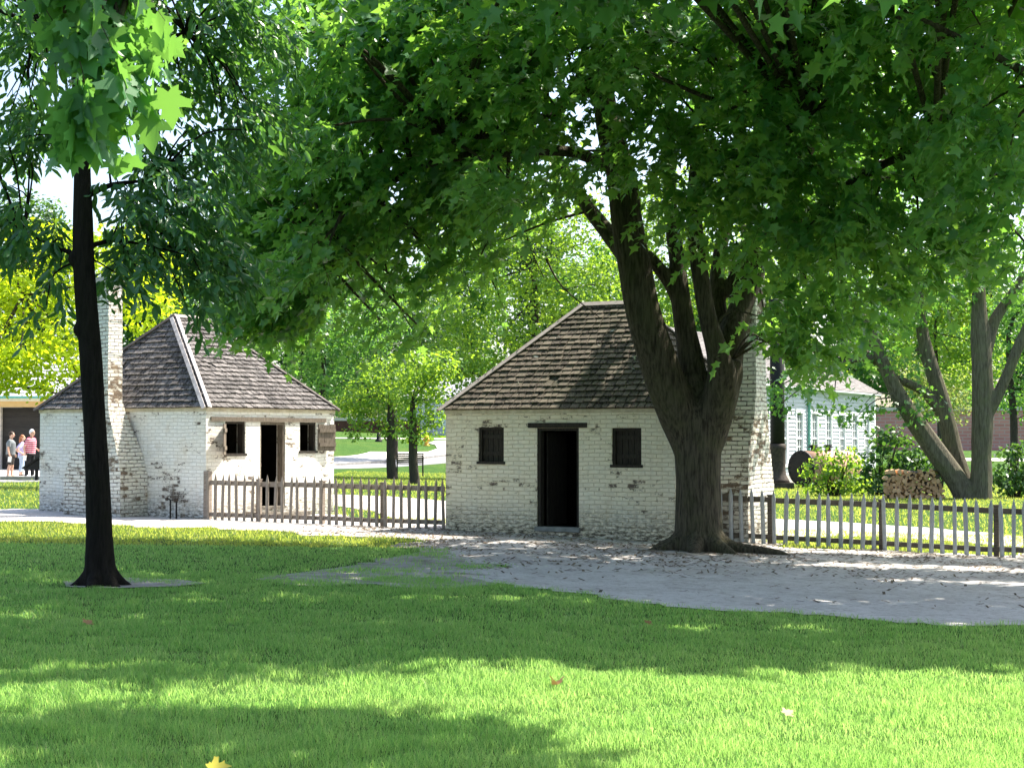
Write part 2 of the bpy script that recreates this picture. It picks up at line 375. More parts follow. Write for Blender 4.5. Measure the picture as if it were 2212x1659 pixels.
M['logs'] = simple('split_log', (.38, .20, .09), (.74, .48, .27), 7, .85, .5, .01, rnd=.6)
M['logbark'] = simple('log_bark', (.08, .06, .045), (.22, .18, .14), 9, .9, .6, .01, rnd=.5)
def glassmat():
    m, nt, N, L, b = newmat('window_glass'); b.inputs['Base Color'].default_value = (.05, .055, .06, 1); b.inputs['Roughness'].default_value = .12
    b.inputs['Specular IOR Level'].default_value = .7; return m
M['glass'] = glassmat()
def redbrick():
    m, nt, N, L, b = newmat('red_brick'); uv = N('UVMap').outputs[0]
    br = N('TexBrick', inp={'Scale': 1.0, 'Mortar Size': .05, 'Brick Width': .9, 'Row Height': .30}); L(uv, br.inputs['Vector'])
    br.inputs['Color1'].default_value = (.50, .20, .17, 1); br.inputs['Color2'].default_value = (.60, .27, .23, 1); br.inputs['Mortar'].default_value = (.50, .36, .32, 1)
    L(mixc(N, L, mth(N, L, 'MULTIPLY', nz(N, L, uv, .6, 4), .35), br.outputs['Color'], (.42, .17, .15)), b.inputs['Base Color']); b.inputs['Roughness'].default_value = .9; return m
M['redbrick'] = redbrick()
def groundmat(name, kind):
    m, nt, N, L, b = newmat(name); tc = N('TexCoord').outputs['Object']
    big = nz(N, L, tc, .16, 4, .6); md = nz(N, L, tc, 1.3, 5, .6); fn = nz(N, L, tc, 22, 5, .7); vf = nz(N, L, tc, 90, 3, .7)
    if kind == 'lawn':
        c = ramp(N, L, mth(N, L, 'ADD', mth(N, L, 'MULTIPLY', md, .6), mth(N, L, 'MULTIPLY', big, .4)), [(.35, (.040, .115, .026)), (.5, (.075, .17, .034)), (.65, (.14, .20, .042))])
        c = mixc(N, L, ramp(N, L, fn, [(.35, (0, 0, 0)), (.65, (1, 1, 1))]), [x * 1 for x in (.042, .09, .014)], c)
        k = N('MapRange', inp={1: .60, 2: .74}); L(nz(N, L, tc, 4.5, 5, .7), k.inputs[0]); c = mixc(N, L, mth(N, L, 'MULTIPLY', k.outputs[0], .35), c, (.20, .17, .07))
        bump(N, L, b, mth(N, L, 'ADD', fn, vf), .9, .05)
    elif kind == 'gravel':
        c = ramp(N, L, md, [(.35, (.52, .485, .455)), (.6, (.63, .595, .565))])
        c = mixc(N, L, mth(N, L, 'MULTIPLY', ramp(N, L, vf, [(.42, (0, 0, 0)), (.6, (1, 1, 1))]), .5), c, (.64, .605, .575))
        k = N('MapRange', inp={1: .56, 2: .66}); L(fn, k.inputs[0]); c = mixc(N, L, mth(N, L, 'MULTIPLY', k.outputs[0], .65), c, (.20, .165, .13))
        k4 = N('MapRange', inp={1: .52, 2: .62}); L(nz(N, L, mapv(N, L, tc, (1, 1.6, 1)), 6.5, 6, .75), k4.inputs[0]); c = mixc(N, L, mth(N, L, 'MULTIPLY', k4.outputs[0], .55), c, (.26, .215, .175))
        k2 = N('MapRange', inp={1: .5, 2: .72}); L(nz(N, L, tc, .9, 5, .65), k2.inputs[0]); c = mixc(N, L, mth(N, L, 'MULTIPLY', k2.outputs[0], .4), c, (.30, .255, .21))
        bump(N, L, b, mth(N, L, 'ADD', fn, vf), .8, .02)
    elif kind == 'dirt':
        c = ramp(N, L, md, [(.35, (.36, .325, .295)), (.6, (.48, .44, .41))])
        k = N('MapRange', inp={1: .5, 2: .62}); L(nz(N, L, tc, 3, 5, .7), k.inputs[0]); c = mixc(N, L, mth(N, L, 'MULTIPLY', k.outputs[0], .5), c, (.12, .13, .04)); bump(N, L, b, mth(N, L, 'ADD', fn, vf), .8, .03)
    elif kind == 'asphalt':
        c = ramp(N, L, md, [(.3, (.20, .20, .215)), (.7, (.27, .27, .285))]); bump(N, L, b, vf, .3, .01)
    else:
        c = ramp(N, L, md, [(.3, (.52, .49, .46)), (.7, (.62, .59, .56))]); bump(N, L, b, vf, .2, .01)
    L(c, b.inputs['Base Color']); b.inputs['Roughness'].default_value = .95; b.inputs['Specular IOR Level'].default_value = .1; return m
for k in ('lawn', 'gravel', 'dirt', 'asphalt', 'concrete'): M[k] = groundmat(k, k)
M['kerb'] = simple('kerb_stone', (.22, .21, .20), (.34, .33, .31), 4, .9, .2, .01)

# ================================================================== GROUND
def build_ground():
    xs = list(np.linspace(-45, 45, 61)); xs = [-900, -400, -200, -120, -80, -60] + xs + [60, 80, 120, 200, 400, 900]
    ys = [-300, -100, -40, -10] + list(np.linspace(0, 60, 25)) + list(np.linspace(63, 165, 52)) + [180, 220, 300, 500, 900, 1500]
    mb = MB(); nx = len(xs)
    for y in ys:
        for x in xs: mb.v.append((x, y, terrain(x, y)))
    for j in range(len(ys) - 1):
        for i in range(nx - 1):
            a = j * nx + i; mb.f.append((a, a + 1, a + nx + 1, a + nx)); mb.r.append(.5); mb.sm.append(True)
    return tag(mb.build('lawn', M['lawn']), kind='structure')
build_ground()
def inside(p, poly):
    c = False; n = len(poly); x, y = p; j = n - 1
    for i in range(n):
        xi, yi = poly[i]; xj, yj = poly[j]
        if (yi > y) != (yj > y) and x < (xj - xi) * (y - yi) / (yj - yi) + xi: c = not c
        j = i
    return c
def dense(poly, step, jit, seed):
    out = []; n = len(poly)
    for i in range(n):
        a, b = Vector(poly[i]), Vector(poly[(i + 1) % n]); L = (b - a).length; k = max(1, int(L / step)); nn = Vector((-(b - a).y, (b - a).x)) / (L + 1e-9)
        for q in range(k):
            p = a + (b - a) * (q / k); w = noise.fractal(Vector((p.x * .8, p.y * .8, seed)), 1, 2, 4)
            out.append(tuple(p + nn * w * jit))
    return out
def sheet(name, poly, m, off, step=.5, jit=.1, seed=0.0, kind='structure', edge=.25):
    P = dense(poly, edge, jit, seed); n = len(P)
    xs = [p[0] for p in P]; ys = [p[1] for p in P]; pts = [Vector(p) for p in P]
    y = min(ys) + step / 2
    while y < max(ys):
        x = min(xs) + step / 2
        while x < max(xs):
            if inside((x, y), P): pts.append(Vector((x + R.uniform(-.1, .1) * step, y + R.uniform(-.1, .1) * step)))
            x += step
        y += step
    V, E_, Fc = delaunay_2d_cdt(pts, [(i, (i + 1) % n) for i in range(n)], [], 1, 1e-5)[:3]
    mb = MB(); mb.v = [(v.x, v.y, terrain(v.x, v.y) + off) for v in V]
    for f in Fc: mb.f.append(tuple(f)); mb.r.append(.5); mb.sm.append(True)
    return tag(mb.build(name, m), kind=kind)
def gp(*l): return [tuple(G(px, py)[:2]) for px, py in l]
front_path = gp((-160, 1121), (120, 1129), (250, 1135), (400, 1142), (560, 1150), (720, 1157), (830, 1163), (920, 1176), (1000, 1196), (1040, 1225), (1020, 1250), (1080, 1263), (1220, 1281), (1370, 1300), (1520, 1313), (1700, 1325), (1880, 1334), (2040, 1345), (2212, 1360), (2420, 1378), (2420, 1205), (2250, 1200), (2060, 1197), (1880, 1190), (1720, 1182), (1600, 1165), (1470, 1150), (960, 1132), (700, 1112), (440, 1106), (80, 1100), (-160, 1103))
sheet('gravel_path', front_path, M['gravel'], .010, .35, .8, 1.0, edge=.16)
dirt_poly = gp((860, 1170), (950, 1172), (1020, 1190), (1060, 1225), (1060, 1262), (980, 1264), (850, 1269), (700, 1266), (590, 1262), (560, 1252), (640, 1238), (760, 1216), (880, 1200), (900, 1186))
sheet('bare_dirt', dirt_poly, M['dirt'], .006, .3, .55, 2.0)
back_left = gp((700, 1068), (840, 1073), (965, 1083), (1010, 1100), (1010, 1122), (965, 1131), (860, 1124), (800, 1104), (735, 1094), (700, 1096))
sheet('back_path', back_left, M['gravel'], .014, .7, .12, 4.0)
back_right = gp((1600, 1118), (1720, 1124), (1850, 1131), (2000, 1140), (2212, 1160), (2400, 1180), (2400, 1202), (2212, 1183), (2080, 1172), (1900, 1160), (1700, 1160), (1600, 1152))
sheet('yard_path', back_right, M['gravel'], .014, .7, .14, 5.0)
sheet('bare_ring', gp((140, 1258), (180, 1250), (280, 1249), (380, 1254), (445, 1262), (380, 1269), (240, 1272), (160, 1269)), M['dirt'], .016, .2, .12, 9.0, edge=.12)
tr_ = G(1510, 1192); sheet('tree_soil', [(tr_.x + math.cos(a) * (1.25 + .25 * math.sin(3 * a)), tr_.y - .05 + math.sin(a) * 1.0) for a in [2 * math.pi * i / 24 for i in range(24)]], M['dirt'], .016, .25, .22, 12.0, edge=.12)
road = gp((-400, 1047), (0, 1042), (110, 1041), (300, 1030), (722, 1013), (960, 1001), (1300, 987), (1300, 975), (960, 986), (722, 1006), (300, 1026), (100, 1037), (0, 1037), (-400, 1040))
sheet('road', road, M['asphalt'], .012, 1.5, 0, 0, edge=1.0)
walk = gp((-400, 1014), (0, 1013), (120, 1012), (300, 1001), (560, 991), (700, 988), (745, 987), (772, 984), (790, 980), (800, 977), (860, 977.5), (925, 977), (945, 970), (940, 962), (925, 958), (940, 953), (1000, 952), (1300, 950), (1300, 974), (960, 985), (722, 1005), (300, 1025), (100, 1036), (0, 1036), (-400, 1039))
sheet('sidewalk', walk, M['concrete'], .05, 1.5, 0, 0, edge=1.0)
kb = MB(); kp = [G(x, y) for x, y in ((-400, 1039.5), (0, 1036.5), (100, 1036.5), (300, 1025.5), (722, 1005.5), (960, 985.5), (1300, 974.5))]
for a, b in zip(kp, kp[1:]):
    k = max(1, int((b - a).length / 2))
    for i in range(k):
        p, q = a.lerp(b, i / k), a.lerp(b, (i + 1) / k); d = (q - p); d.z = 0; d.normalize(); nrm = Vector((-d.y, d.x, 0)) * .12
        zp, zq = terrain(p.x, p.y), terrain(q.x, q.y)
        kb.hexa([(p - nrm).to_tuple()[:2] + (zp - .2,), (q - nrm).to_tuple()[:2] + (zq - .2,), (q + nrm).to_tuple()[:2] + (zq - .2,), (p + nrm).to_tuple()[:2] + (zp - .2,),
                 (p - nrm).to_tuple()[:2] + (zp + .13,), (q - nrm).to_tuple()[:2] + (zq + .13,), (q + nrm).to_tuple()[:2] + (zq + .13,), (p + nrm).to_tuple()[:2] + (zp + .13,)])
tag(kb.build('kerb', M['kerb']), kind='structure')
sheet('far_path', gp((700, 947.8), (850, 948.6), (960, 949.4), (1100, 950), (1100, 948.2), (960, 947.2), (850, 946.8), (700, 946)), M['concrete'], .03, 3, 0, 0, edge=1.5)
sheet('far_walk', gp((1960, 990), (2100, 990), (2400, 992), (2400, 998), (2100, 996), (1960, 996)), M['concrete'], .03, 2, 0, 0, edge=1.0)

# ================================================================== HOUSES
WD, HH, RISE, TH = 4.991, 2.264, 2.04, .25
class Frame:                              # local (u along the door wall, v into the house, z) -> world
    def __init__(s, x, y, z, D, E): s.o = Vector((x, y, z)); s.D = Vector((D[0], D[1], 0)); s.E = Vector((E[0], E[1], 0))
    def __call__(s, u, v, z): return s.D * u + s.E * v + Vector((0, 0, z))
def fbox(mb, f, u0, u1, v0, v1, z0, z1, rnd=None):
    P = [f(u0, v0, z0), f(u1, v0, z0), f(u1, v1, z0), f(u0, v1, z0), f(u0, v0, z1), f(u1, v0, z1), f(u1, v1, z1), f(u0, v1, z1)]
    return mb.hexa(P, rnd)
def wall(mb, mi, fr, length, z0, z1, th, holes):
    """fr(u, w, z): u along the wall, w inwards"""
    us = sorted({0, length, *[h[0] for h in holes], *[h[1] for h in holes]}); zs = sorted({z0, z1, *[h[2] for h in holes], *[h[3] for h in holes]})
    for a, b in zip(us, us[1:]):
        for c, d in zip(zs, zs[1:]):
            if any(h[0] < (a + b) / 2 < h[1] and h[2] < (c + d) / 2 < h[3] for h in holes): continue
            mb.quad([fr(a, 0, c), fr(b, 0, c), fr(b, 0, d), fr(a, 0, d)]); mi.quad([fr(a, th, d), fr(b, th, d), fr(b, th, c), fr(a, th, c)])
    for h in holes:
        a, b, c, d = h
        mb.quad([fr(a, 0, c), fr(a, 0, d), fr(a, th, d), fr(a, th, c)]); mb.quad([fr(b, 0, d), fr(b, 0, c), fr(b, th, c), fr(b, th, d)])
        mb.quad([fr(a, 0, d), fr(b, 0, d), fr(b, th, d), fr(a, th, d)]); mb.quad([fr(a, 0, c), fr(a, th, c), fr(b, th, c), fr(b, 0, c)])
    mb.quad([fr(0, 0, z0), fr(0, 0, z1), fr(0, th, z1), fr(0, th, z0)]); mb.quad([fr(length, 0, z1), fr(length, 0, z0), fr(length, th, z0), fr(length, th, z1)])
    mb.quad([fr(0, 0, z1), fr(length, 0, z1), fr(length, th, z1), fr(0, th, z1)])
def shingles(mb, o, ax, up, nrm, width, slope, xl, xr, expo=.15, w0=.11, w1=.21):
    """o lower left corner; xl(t), xr(t) edges at slope distance t"""
    rows = int(slope / expo); expo = slope / rows
    for i in range(rows):
        t0 = i * expo; x = -R.uniform(0, .1)
        while x < width:
            w = R.uniform(w0, w1); a, b = x + .009, x + w - .009; x += w
            tb = t0 + R.uniform(-.012, .010) - .012; tt = min(t0 + expo * 1.25, slope)
            la, lb = max(a, xl(max(tb, 0))), min(b, xr(max(tb, 0))); ta, tb2 = max(a, xl(tt)), min(b, xr(tt))
            if lb - la < .012: continue
            if tb2 - ta < .003:
                m_ = min(max((ta + tb2) / 2, la), lb); ta, tb2 = m_ - .001, m_ + .001
            h = .044 + R.uniform(-.006, .010); h1 = .008; th = .030; r_ = R.random()
            if R.random() < .008: continue
            p = lambda xx, tt_, hh: o + ax * xx + up * tt_ + nrm * hh
            A, B, C, D = p(la, tb, h), p(lb, tb, h), p(tb2, tt, h1), p(ta, tt, h1)
            A2, B2 = p(la, tb, h - th), p(lb, tb, h - th)
            mb.quad([A, B, C, D], r_); mb.quad([A2, B2, B, A], r_ * .8); mb.quad([A2, A, D], r_ * .8); mb.quad([B, B2, C], r_ * .8)
def make_house(name, label, x, y, z, D, E, L, rg, WD, HH, RISE, wallm, shm, holes, hipm, o=.05):
    root = thing(name, label, 'house', (x, y, z)); f = Frame(x, y, z, D, E)
    wb = MB(); wi = MB(); zb = -.45
    wall(wb, wi, lambda u, w, zz: f(u, w, zz), L, zb, HH, TH, holes)                                     # door wall
    wall(wb, wi, lambda u, w, zz: f(L - u, WD - w, zz), L, zb, HH, TH, [])                               # rear wall
    wall(wb, wi, lambda u, w, zz: f(w, WD - TH - u, zz), WD - 2 * TH, zb, HH, TH, [])
    wall(wb, wi, lambda u, w, zz: f(L - w, TH + u, zz), WD - 2 * TH, zb, HH, TH, [])
    wb.build('wall', wallm, root); wi.build('inner_wall', M['inner_dark'], root)
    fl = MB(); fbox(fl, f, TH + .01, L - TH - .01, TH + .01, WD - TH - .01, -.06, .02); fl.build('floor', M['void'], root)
    fb = MB(); q = .018                                                                             # fascia under the eave
    for a, b, c, d in ((-q, L + q, -q, -.002), (-q, L + q, WD + .002, WD + q), (-q, -.002, 0, WD), (L + .002, L + q, 0, WD)): fbox(fb, f, a, b, c, d, HH - .075, HH - .003)
    fb.build('fascia', M['fascia'], root)
    rb = MB(); c = [f(-o, -o, HH), f(L + o, -o, HH), f(L + o, WD + o, HH), f(-o, WD + o, HH)]
    r0, r1 = f(rg[0], WD / 2, HH + RISE), f(rg[1], WD / 2, HH + RISE)
    for pl in ([c[0], c[1], r1, r0], [c[1], c[2], r1], [c[2], c[3], r0, r1], [c[3], c[0], r0]): rb.quad(pl, .1)
    rb.quad([c[3], c[2], c[1], c[0]], .1)
    for a, b, ra, rb_ in ((c[0], c[1], r0, r1), (c[1], c[2], r1, r1), (c[2], c[3], r1, r0), (c[3], c[0], r0, r0)):
        ax = (b - a); W_ = ax.length; ax = ax.normalized(); mid = ra - a; up = mid - ax * mid.dot(ax); SL = up.length; up.normalize(); nr = ax.cross(up)
        if nr.z < 0: nr = -nr
        e0 = (ra - a).dot(ax) / SL; e1 = (b - rb_).dot(ax) / SL
        shingles(rb, a, ax, up, nr, W_, SL, lambda t, e0=e0: t * e0, lambda t, e1=e1, W_=W_: W_ - t * e1)
    roof = rb.build('roof', shm, root)
    cen = f(L / 2, WD / 2, HH + .2)
    for a, r_ in ((c[0], r0), (c[1], r1), (c[2], r1), (c[3], r0)):
        hb = MB()
        d = (r_ - a).normalized()
        for nb in (1, -1):
            i = [c[0], c[1], c[2], c[3]].index(a); other = c[(i + nb) % 4]
            ax = (other - a).normalized(); nr = ax.cross(d).normalized()
            if nr.z < 0: nr = -nr
            w = nr.cross(d).normalized()
            if w.dot(other - a) < 0: w = -w
            A = a - d * .05 + nr * .045; B = r_ + d * .02 + nr * .045; t = nr * .022; w = w * .085
            hb.hexa([A, B, B + w, A + w, A + t, B + t, B + w + t, A + w + t], R.random())
        hb.build('hip_board', hipm[i], roof)
    gb = MB()
    for s in (1, -1):
        w = f(0, s, 0) - f(0, 0, 0); dn = (w * (WD / 2) + Vector((0, 0, -RISE))).normalized(); nr = (r1 - r0).normalized().cross(dn)
        if nr.z < 0: nr = -nr
        A, B = r0 - (r1 - r0).normalized() * .05 + nr * .045, r1 + (r1 - r0).normalized() * .05 + nr * .045; w = dn * .11; t = nr * .024
        gb.hexa([A, B, B + w, A + w, A + t, B + t, B + w + t, A + w + t], .3)
    gb.build('ridge_board', M['board'], roof)
    return root, f
def window_set(root, f, u0, u1, z0, z1, closed, fm):
    w = .05; dp = .07
    b = MB()
    fbox(b, f, u0, u0 + w, .03, .03 + dp + .08, z0 + .05, z1 - w); fbox(b, f, u1 - w, u1, .03, .03 + dp + .08, z0 + .05, z1 - w); fbox(b, f, u0, u1, .028, .03 + dp + .08, z1 - w, z1 - .001)
    wf = b.build('window', fm, root)
    s = MB(); fbox(s, f, u0 - .03, u1 + .03, -.025, .17, z0 - .0, z0 + .05); s.build('sill', M['darkwood'], wf)
    if closed:
        p = MB(); n = 4; ww = (u1 - u0 - 2 * w) / n
        for i in range(n):
            a = u0 + w + i * ww; fbox(p, f, a + .004, a + ww - .004, .085 + R.uniform(0, .006), .11, z0 + .055, z1 - w - .004)
        for zz in (z0 + .16, z1 - .2): fbox(p, f, u0 + w + .01, u1 - w - .01, .062, .083, zz, zz + .07)
        p.build('shutter', M['darkwood'], wf)
    return wf
def chimney(root, f, name, steps, cu, sgn, um, wallm):
    """steps: (z, half width, inner dep, outer dep); the stack leans out from u = um in direction sgn"""
    b = MB(); z = -.45; zt = steps[-1][0]; h = .078
    while z < zt:
        z2 = min(z + h, zt); zz = max(z, 0)
        for (za, wa, ia, oa), (zc, wc, ic, oc) in zip(steps, steps[1:]):
            if za <= zz <= zc:
                t = (zz - za) / (zc - za); w = wa + (wc - wa) * t; i_ = ia + (ic - ia) * t; o_ = oa + (oc - oa) * t; break
        j = lambda: R.uniform(-.006, .006)
        ua, ub = um + sgn * i_, um + sgn * (o_ + j())
        fbox(b, f, min(ua, ub), max(ua, ub), cu - w + j(), cu + w + j(), z, z2)
        z = z2
    ch = b.build('chimney', wallm, root); return ch
# ---- left house (seen on its corner)
a1 = .585; D1 = (math.sin(a1), math.cos(a1)); E1 = (-math.cos(a1), math.sin(a1)); L1 = 4.024
dz0 = .06; hA = [(.846 - .31, .846 + .31, 1.30, 1.97), (L1 / 2 - .38, L1 / 2 + .38, dz0 + .10, 1.97), (L1 - .846 - .30, L1 - .846 + .30, 1.30, 1.97)]
hA = [(.55, 1.16, 1.27, 1.985), (1.61, 2.40, .16, 1.985), (2.87, 3.42, 1.31, 1.985)]
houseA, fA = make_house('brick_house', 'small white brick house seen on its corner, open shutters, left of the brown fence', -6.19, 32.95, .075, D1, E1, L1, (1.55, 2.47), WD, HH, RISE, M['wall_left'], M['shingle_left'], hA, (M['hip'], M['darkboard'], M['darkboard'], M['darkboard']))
b = MB(); fbox(b, fA, .12, 3.72, -.035, .1, 1.99, 2.075); b.build('lintel', M['midwood'], houseA)
for h in (hA[0], hA[2]): window_set(houseA, fA, h[0] + .002, h[1] - .002, h[2] + .002, h[3], False, M['darkwood'])
def shutter(parent, f, uh, ud, z0, z1, ang, side):
    """planked shutter hinged at uh, opening to direction side, swung by ang"""
    b = MB(); n = 3; c, s = math.cos(ang), math.sin(ang)
    def q(a, t, z): return f(uh + side * (a * c) + side * t * s * 0, -.02 - a * s - t, z)
    def bx(a0, a1, t0, t1, z0_, z1_):
        P = [q(a0, t0, z0_), q(a1, t0, z0_), q(a1, t1, z0_), q(a0, t1, z0_), q(a0, t0, z1_), q(a1, t0, z1_), q(a1, t1, z1_), q(a0, t1, z1_)]; b.hexa(P)
    for i in range(n):
        w = ud / n; bx(i * w + .003, (i + 1) * w - .003, 0, .022, z0 + R.uniform(-.012, .012), z1 + R.uniform(-.012, .012))
    for zz in (z0 + .10, z1 - .17): bx(.015, ud - .015, .024, .05, zz, zz + .08)
    return b.build('shutter', M['midwood'], parent)
shutter(houseA, fA, hA[0][0] - .01, .52, 1.30, 1.93, rad(38), -1)
shutter(houseA, fA, hA[2][1] + .03, .50, 1.36, 1.94, rad(8), 1)
dr = MB(); u0, u1, zz0, zz1 = hA[1]
fbox(dr, fA, u0, u0 + .05, .02, .17, zz0 + .04, zz1 - .06); fbox(dr, fA, u1 - .06, u1, .02, .17, zz0 + .04, zz1 - .06); fbox(dr, fA, u0, u1, .018, .17, zz1 - .06, zz1 - .001)
dfr = dr.build('door_frame', M['midwood'], houseA); b = MB(); fbox(b, fA, u0 - .02, u1 + .02, -.03, .2, zz0, zz0 + .04); b.build('sill', M['stone'], dfr)
b = MB()
for i in range(4): fbox(b, fA, u0 + .05, u0 + .08, .26 + i * .17, .26 + (i + 1) * .17 - .006, zz0 + .06, zz1 - .08)
b.build('door', M['midwood'], houseA)
b = MB()
for i, (u, w) in enumerate(((1.15, .5), (1.67, .6), (2.29, .55))): fbox(b, fA, u, u + w, -.34 - R.uniform(0, .06), -.004, -.3, .08 + R.uniform(-.03, .03))
b.build('step', M['stone'], houseA)
chA = chimney(houseA, fA, 'chimney', [(0, .85, .0, .76), (.85, .84, .0, .75), (1.25, .70, .0, .70), (2.1, .33, .12, .60), (2.35, .29, .2, .60), (4.86, .27, .2, .58)], WD / 2, -1, -.002, M['chim'])
b = MB(); fbox(b, fA, -.62, -.18, WD / 2 - .30, WD / 2 + .30, 4.862, 4.93); fbox(b, fA, -.60, -.20, WD / 2 - .27, WD / 2 + .27, 4.932, 4.99); b.build('chimney_cap', M['coping'], chA)
# ---- right house (its door facing us)
a2 = .49; D2 = (math.cos(a2), -math.sin(a2)); E2 = (math.sin(a2), math.cos(a2)); L2 = 4.55; WB, HB, RB = 4.3, 2.23, 2.03
hB = [(.69, 1.215, 1.24, 1.91), (1.89, 2.72, .05, 1.895), (3.36, 3.92, 1.20, 1.89)]
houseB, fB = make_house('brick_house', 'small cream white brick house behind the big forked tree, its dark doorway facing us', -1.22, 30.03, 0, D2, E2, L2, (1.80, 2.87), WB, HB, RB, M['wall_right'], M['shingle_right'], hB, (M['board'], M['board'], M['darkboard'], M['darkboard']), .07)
b = MB(); fbox(b, fB, 1.72, 2.88, -.03, .12, 1.898, 1.985); b.build('lintel', M['darkwood'], houseB)
for h in (hB[0], hB[2]): window_set(houseB, fB, h[0] + .002, h[1] - .002, h[2] + .002, h[3], True, M['darkwood'])
dr = MB(); u0, u1, zz0, zz1 = hB[1]
fbox(dr, fB, u0, u0 + .06, .02, .17, .142, zz1 - .05); fbox(dr, fB, u1 - .05, u1, .02, .17, .142, zz1 - .05); fbox(dr, fB, u0, u1, .018, .17, zz1 - .05, zz1 - .001)
dfr = dr.build('door_frame', M['darkwood'], houseB)
b = MB(); fbox(b, fB, u0 - .03, u1 + .03, -.05, .22, .06, .14); b.build('sill', M['sillwood'], dfr)
b = MB()
for i in range(4): fbox(b, fB, u0 + .06, u0 + .09, .26 + i * .19, .26 + (i + 1) * .19 - .006, .15, zz1 - .08)
b.build('door', M['darkwood'], houseB)
chB = chimney(houseB, fB, 'chimney', [(0, .72, -.002, .79), (.8, .70, -.002, .78), (1.4, .58, -.002, .76), (2.25, .32, .12, .79), (2.6, .27, .25, .79), (4.86, .26, .27, .78)], WB / 2, 1, L2 + .003, M['chim'])
b = MB(); fbox(b, fB, L2 + .24, L2 + .82, WB / 2 - .29, WB / 2 + .29, 4.862, 4.94); b.build('chimney_cap', M['coping'], chB)
# ---- taps standing at the walls
def water_pipe(p, label, s=1.0, rz=0.0):
    root = thing('water_pipe', label, 'water tap', p, rz, 'iron taps at the house walls'); h = .33 * s
    b = MB(); b.tube([(-.05, 0, -.1), (-.05, 0, h), (-.06, 0, h + .03), (-.15, 0, h + .035)], [.016] * 4, 8); b.build('pipe', M['iron'], root)
    b = MB(); b.tube([(.09, .02, -.1), (.09, .02, h - .02), (.08, .02, h + .02), (-.03, .01, h + .025)], [.018] * 4, 8); b.build('pipe', M['iron'], root)
    b = MB(); b.tube([(-.17, 0, h + .035), (-.12, 0, h + .035)], [.028, .028], 8); b.build('valve', M['rustiron'], root); b = MB(); b.tube([(.03, .01, h + .02), (.12, .02, h + .03)], [.03, .03], 8); b.build('valve', M['rustiron'], root)
p = G(1037, 1146); water_pipe(p, 'pair of thin black iron pipes against the white wall left of the dark doorway', 1.0, -a2)
p = G(372, 1121); water_pipe(p, 'short black iron pipe at the foot of the chimney wall near the fence corner', 1.1, -.5)

# ================================================================== FENCES
def picket_mesh(name, w=.068, t=.045, h=.93, tip=.15):
    b = MB(); c = .35
    ring = lambda k, z: [(w / 2 * k, -t / 2 * k * c, z), (w / 2 * k, t / 2 * k * c, z), (w / 2 * c * k, t / 2 * k, z), (-w / 2 * c * k, t / 2 * k, z), (-w / 2 * k, t / 2 * c * k, z), (-w / 2 * k, -t / 2 * c * k, z), (-w / 2 * c * k, -t / 2 * k, z), (w / 2 * c * k, -t / 2 * k, z)]
    lv = [(1, -.15), (1, h - tip), (.62, h - tip * .52), (.10, h)]; b0 = 0
    for k, z in lv: b.v += ring(k, z)
    for i in range(len(lv) - 1):
        for k in range(8):
            a, d = i * 8 + k, i * 8 + (k + 1) % 8; b.f.append((a, d, d + 8, a + 8)); b.r.append(.5); b.sm.append(False)
    b.f.append(tuple(24 + k for k in range(8))); b.r.append(.5); b.sm.append(False)
    return b.mesh(name)
